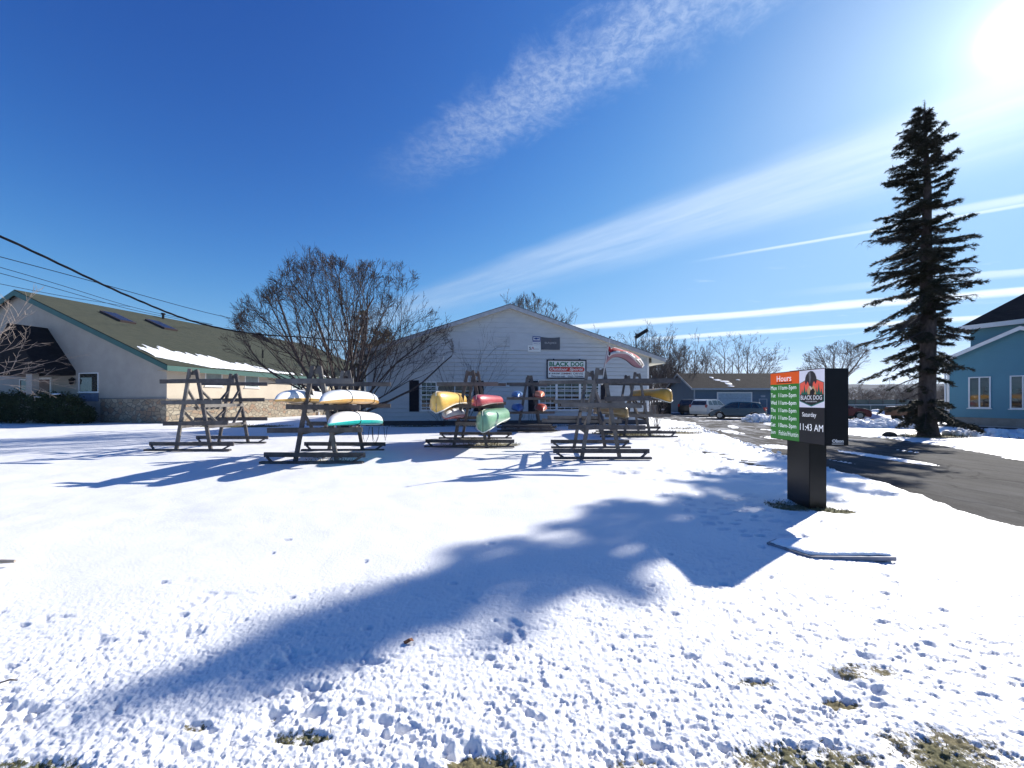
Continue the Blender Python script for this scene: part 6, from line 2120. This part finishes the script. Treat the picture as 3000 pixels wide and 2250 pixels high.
# ploughed snow
def bank(label, pts, w, h, n, seed, z0=-.03, dirt=.0):
    rnd = random.Random(seed); m = MB()
    P = [Vector((p[0], p[1], 0)) for p in pts]
    seg = [(P[i], P[i + 1]) for i in range(len(P) - 1)]
    # base ridge
    N = 40; prev = None; o0 = len(m.v); K = 9
    for i in range(N + 1):
        x = i / N * len(seg); a, b = seg[min(int(x), len(seg) - 1)]; q = x - min(int(x), len(seg) - 1)
        c = a.lerp(b, q); d = (b - a).normalized(); s = Vector((-d.y, d.x, 0)); e = math.sin(math.pi * min(max(i / N, .0), 1)) ** .4
        for k in range(K):
            v = 2 * k / (K - 1) - 1
            hh = h * .6 * (1 - v * v) * e * (.55 + .9 * mnoise.noise(Vector((c.x * 1.7, c.y * 1.7 + v * 1.5, seed))) + .35)
            m.v.append(tuple(c + s * v * w * (.9 + .3 * mnoise.noise(Vector((c.x, c.y, seed + 5)))) + Vector((0, 0, z0 - .02 + max(0, hh)))))
    for i in range(N):
        for k in range(K - 1):
            a = o0 + i * K + k; m.f.append((a, a + 1, a + K + 1, a + K)); m.m.append(0)
    for k in range(n):
        a, b = rnd.choice(seg); c = a.lerp(b, rnd.random()); d = (b - a).normalized(); s = Vector((-d.y, d.x, 0))
        v = max(-1.1, min(1.1, rnd.gauss(0, .5))); r = rnd.uniform(.06, .22) * (.6 + h) if h > .05 else rnd.uniform(.015, .07)
        zc = z0 + h * .5 * max(0, 1 - v * v) * rnd.uniform(.3, 1.2) + r * .3
        cc = c + s * v * w; rot = Matrix.Rotation(rnd.uniform(0, 3), 3, Vector((rnd.random(), rnd.random(), rnd.random())).normalized())
        base = len(m.v); sg, rg = 7, 5
        m.ball((0, 0, 0), (r * rnd.uniform(.8, 1.4), r, r * rnd.uniform(.6, .9)), sg, rg, jit=.16)
        for q in range(base, len(m.v)):
            m.v[q] = tuple(rot @ Vector(m.v[q]) + Vector((cc.x, cc.y, zc)))
    o = m.build('snow_bank', mat('ploughed_snow', (.78, .80, .83), .7, .12, 3, .02, 25), smooth=True, fix=False)
    return tag(o, label, 'snow bank', 'ploughed snow banks')


bank('rubbly snow heap beside the rear wheel of the blue hatchback', [(17.5, 28.3), (18.6, 28.8), (21.0, 28.6)], .8, .62, 110, 1)
bank('lumpy snow bank between pylon sign and spruce', [(18.6, 23.5), (20.0, 22.6), (22.2, 20.8)], .8, .45, 170, 2)
bank('smooth tall snow pile right of the red car', [(31.0, 33.5), (33.5, 34.2), (37, 35)], 1.6, 1.25, 14, 3)
bank('lumpy snow strip along the mulch bed of the blue house', [(19.6, 16.9), (22.0, 17.4), (25.6, 16.6), (28.5, 14.5)], .55, .28, 150, 4, 0)
bank('small clods of snow along the near edge of the drive', [(11.6, 25), (10.0, 20), (8.6, 14.3), (7.5, 11), (7.1, 8.5)], .30, .03, 260, 5, -.01)
bank('long low snow ridge at the far side of the lot', [(30, 29), (25, 27.4), (21, 26.6)], .7, .3, 80, 6)

# dark stone by the lot edge and clump beside the spruce
for (x, y, r, lb) in ((16.9, 17.2, .22, 'small dark rock on the snow left of the spruce trunk'), (19.3, 22.8, .12, 'tiny dark stone on the snow beside the pylon sign')):
    m = MB(); m.ball((x, y, .03), (r * 1.4, r, r * .7), 9, 6, jit=.12); tag(m.build('dark_rock', mat('rock_dark', (.03, .025, .022), .9), smooth=True), lb, 'rock')

# ------------------------------------------------------------------ haze over the valley
HAZE = 0.00012
if HAZE:
    m = MB(); m.lim(-3500, 4300, -60, 2300, -1.3, 140)
    hm = bpy.data.materials.new('haze_air'); hm.use_nodes = True
    nt = hm.node_tree; nt.nodes.clear()
    v = nt.nodes.new('ShaderNodeVolumePrincipled'); v.inputs['Color'].default_value = (.75, .85, 1, 1); v.inputs['Density'].default_value = HAZE
    v.inputs['Anisotropy'].default_value = .3
    out = nt.nodes.new('ShaderNodeOutputMaterial'); nt.links.new(v.outputs[0], out.inputs['Volume'])
    hz = m.build('haze', hm); hz['kind'] = 'stuff'; hz['label'] = 'thin blue haze filling the air over the valley'
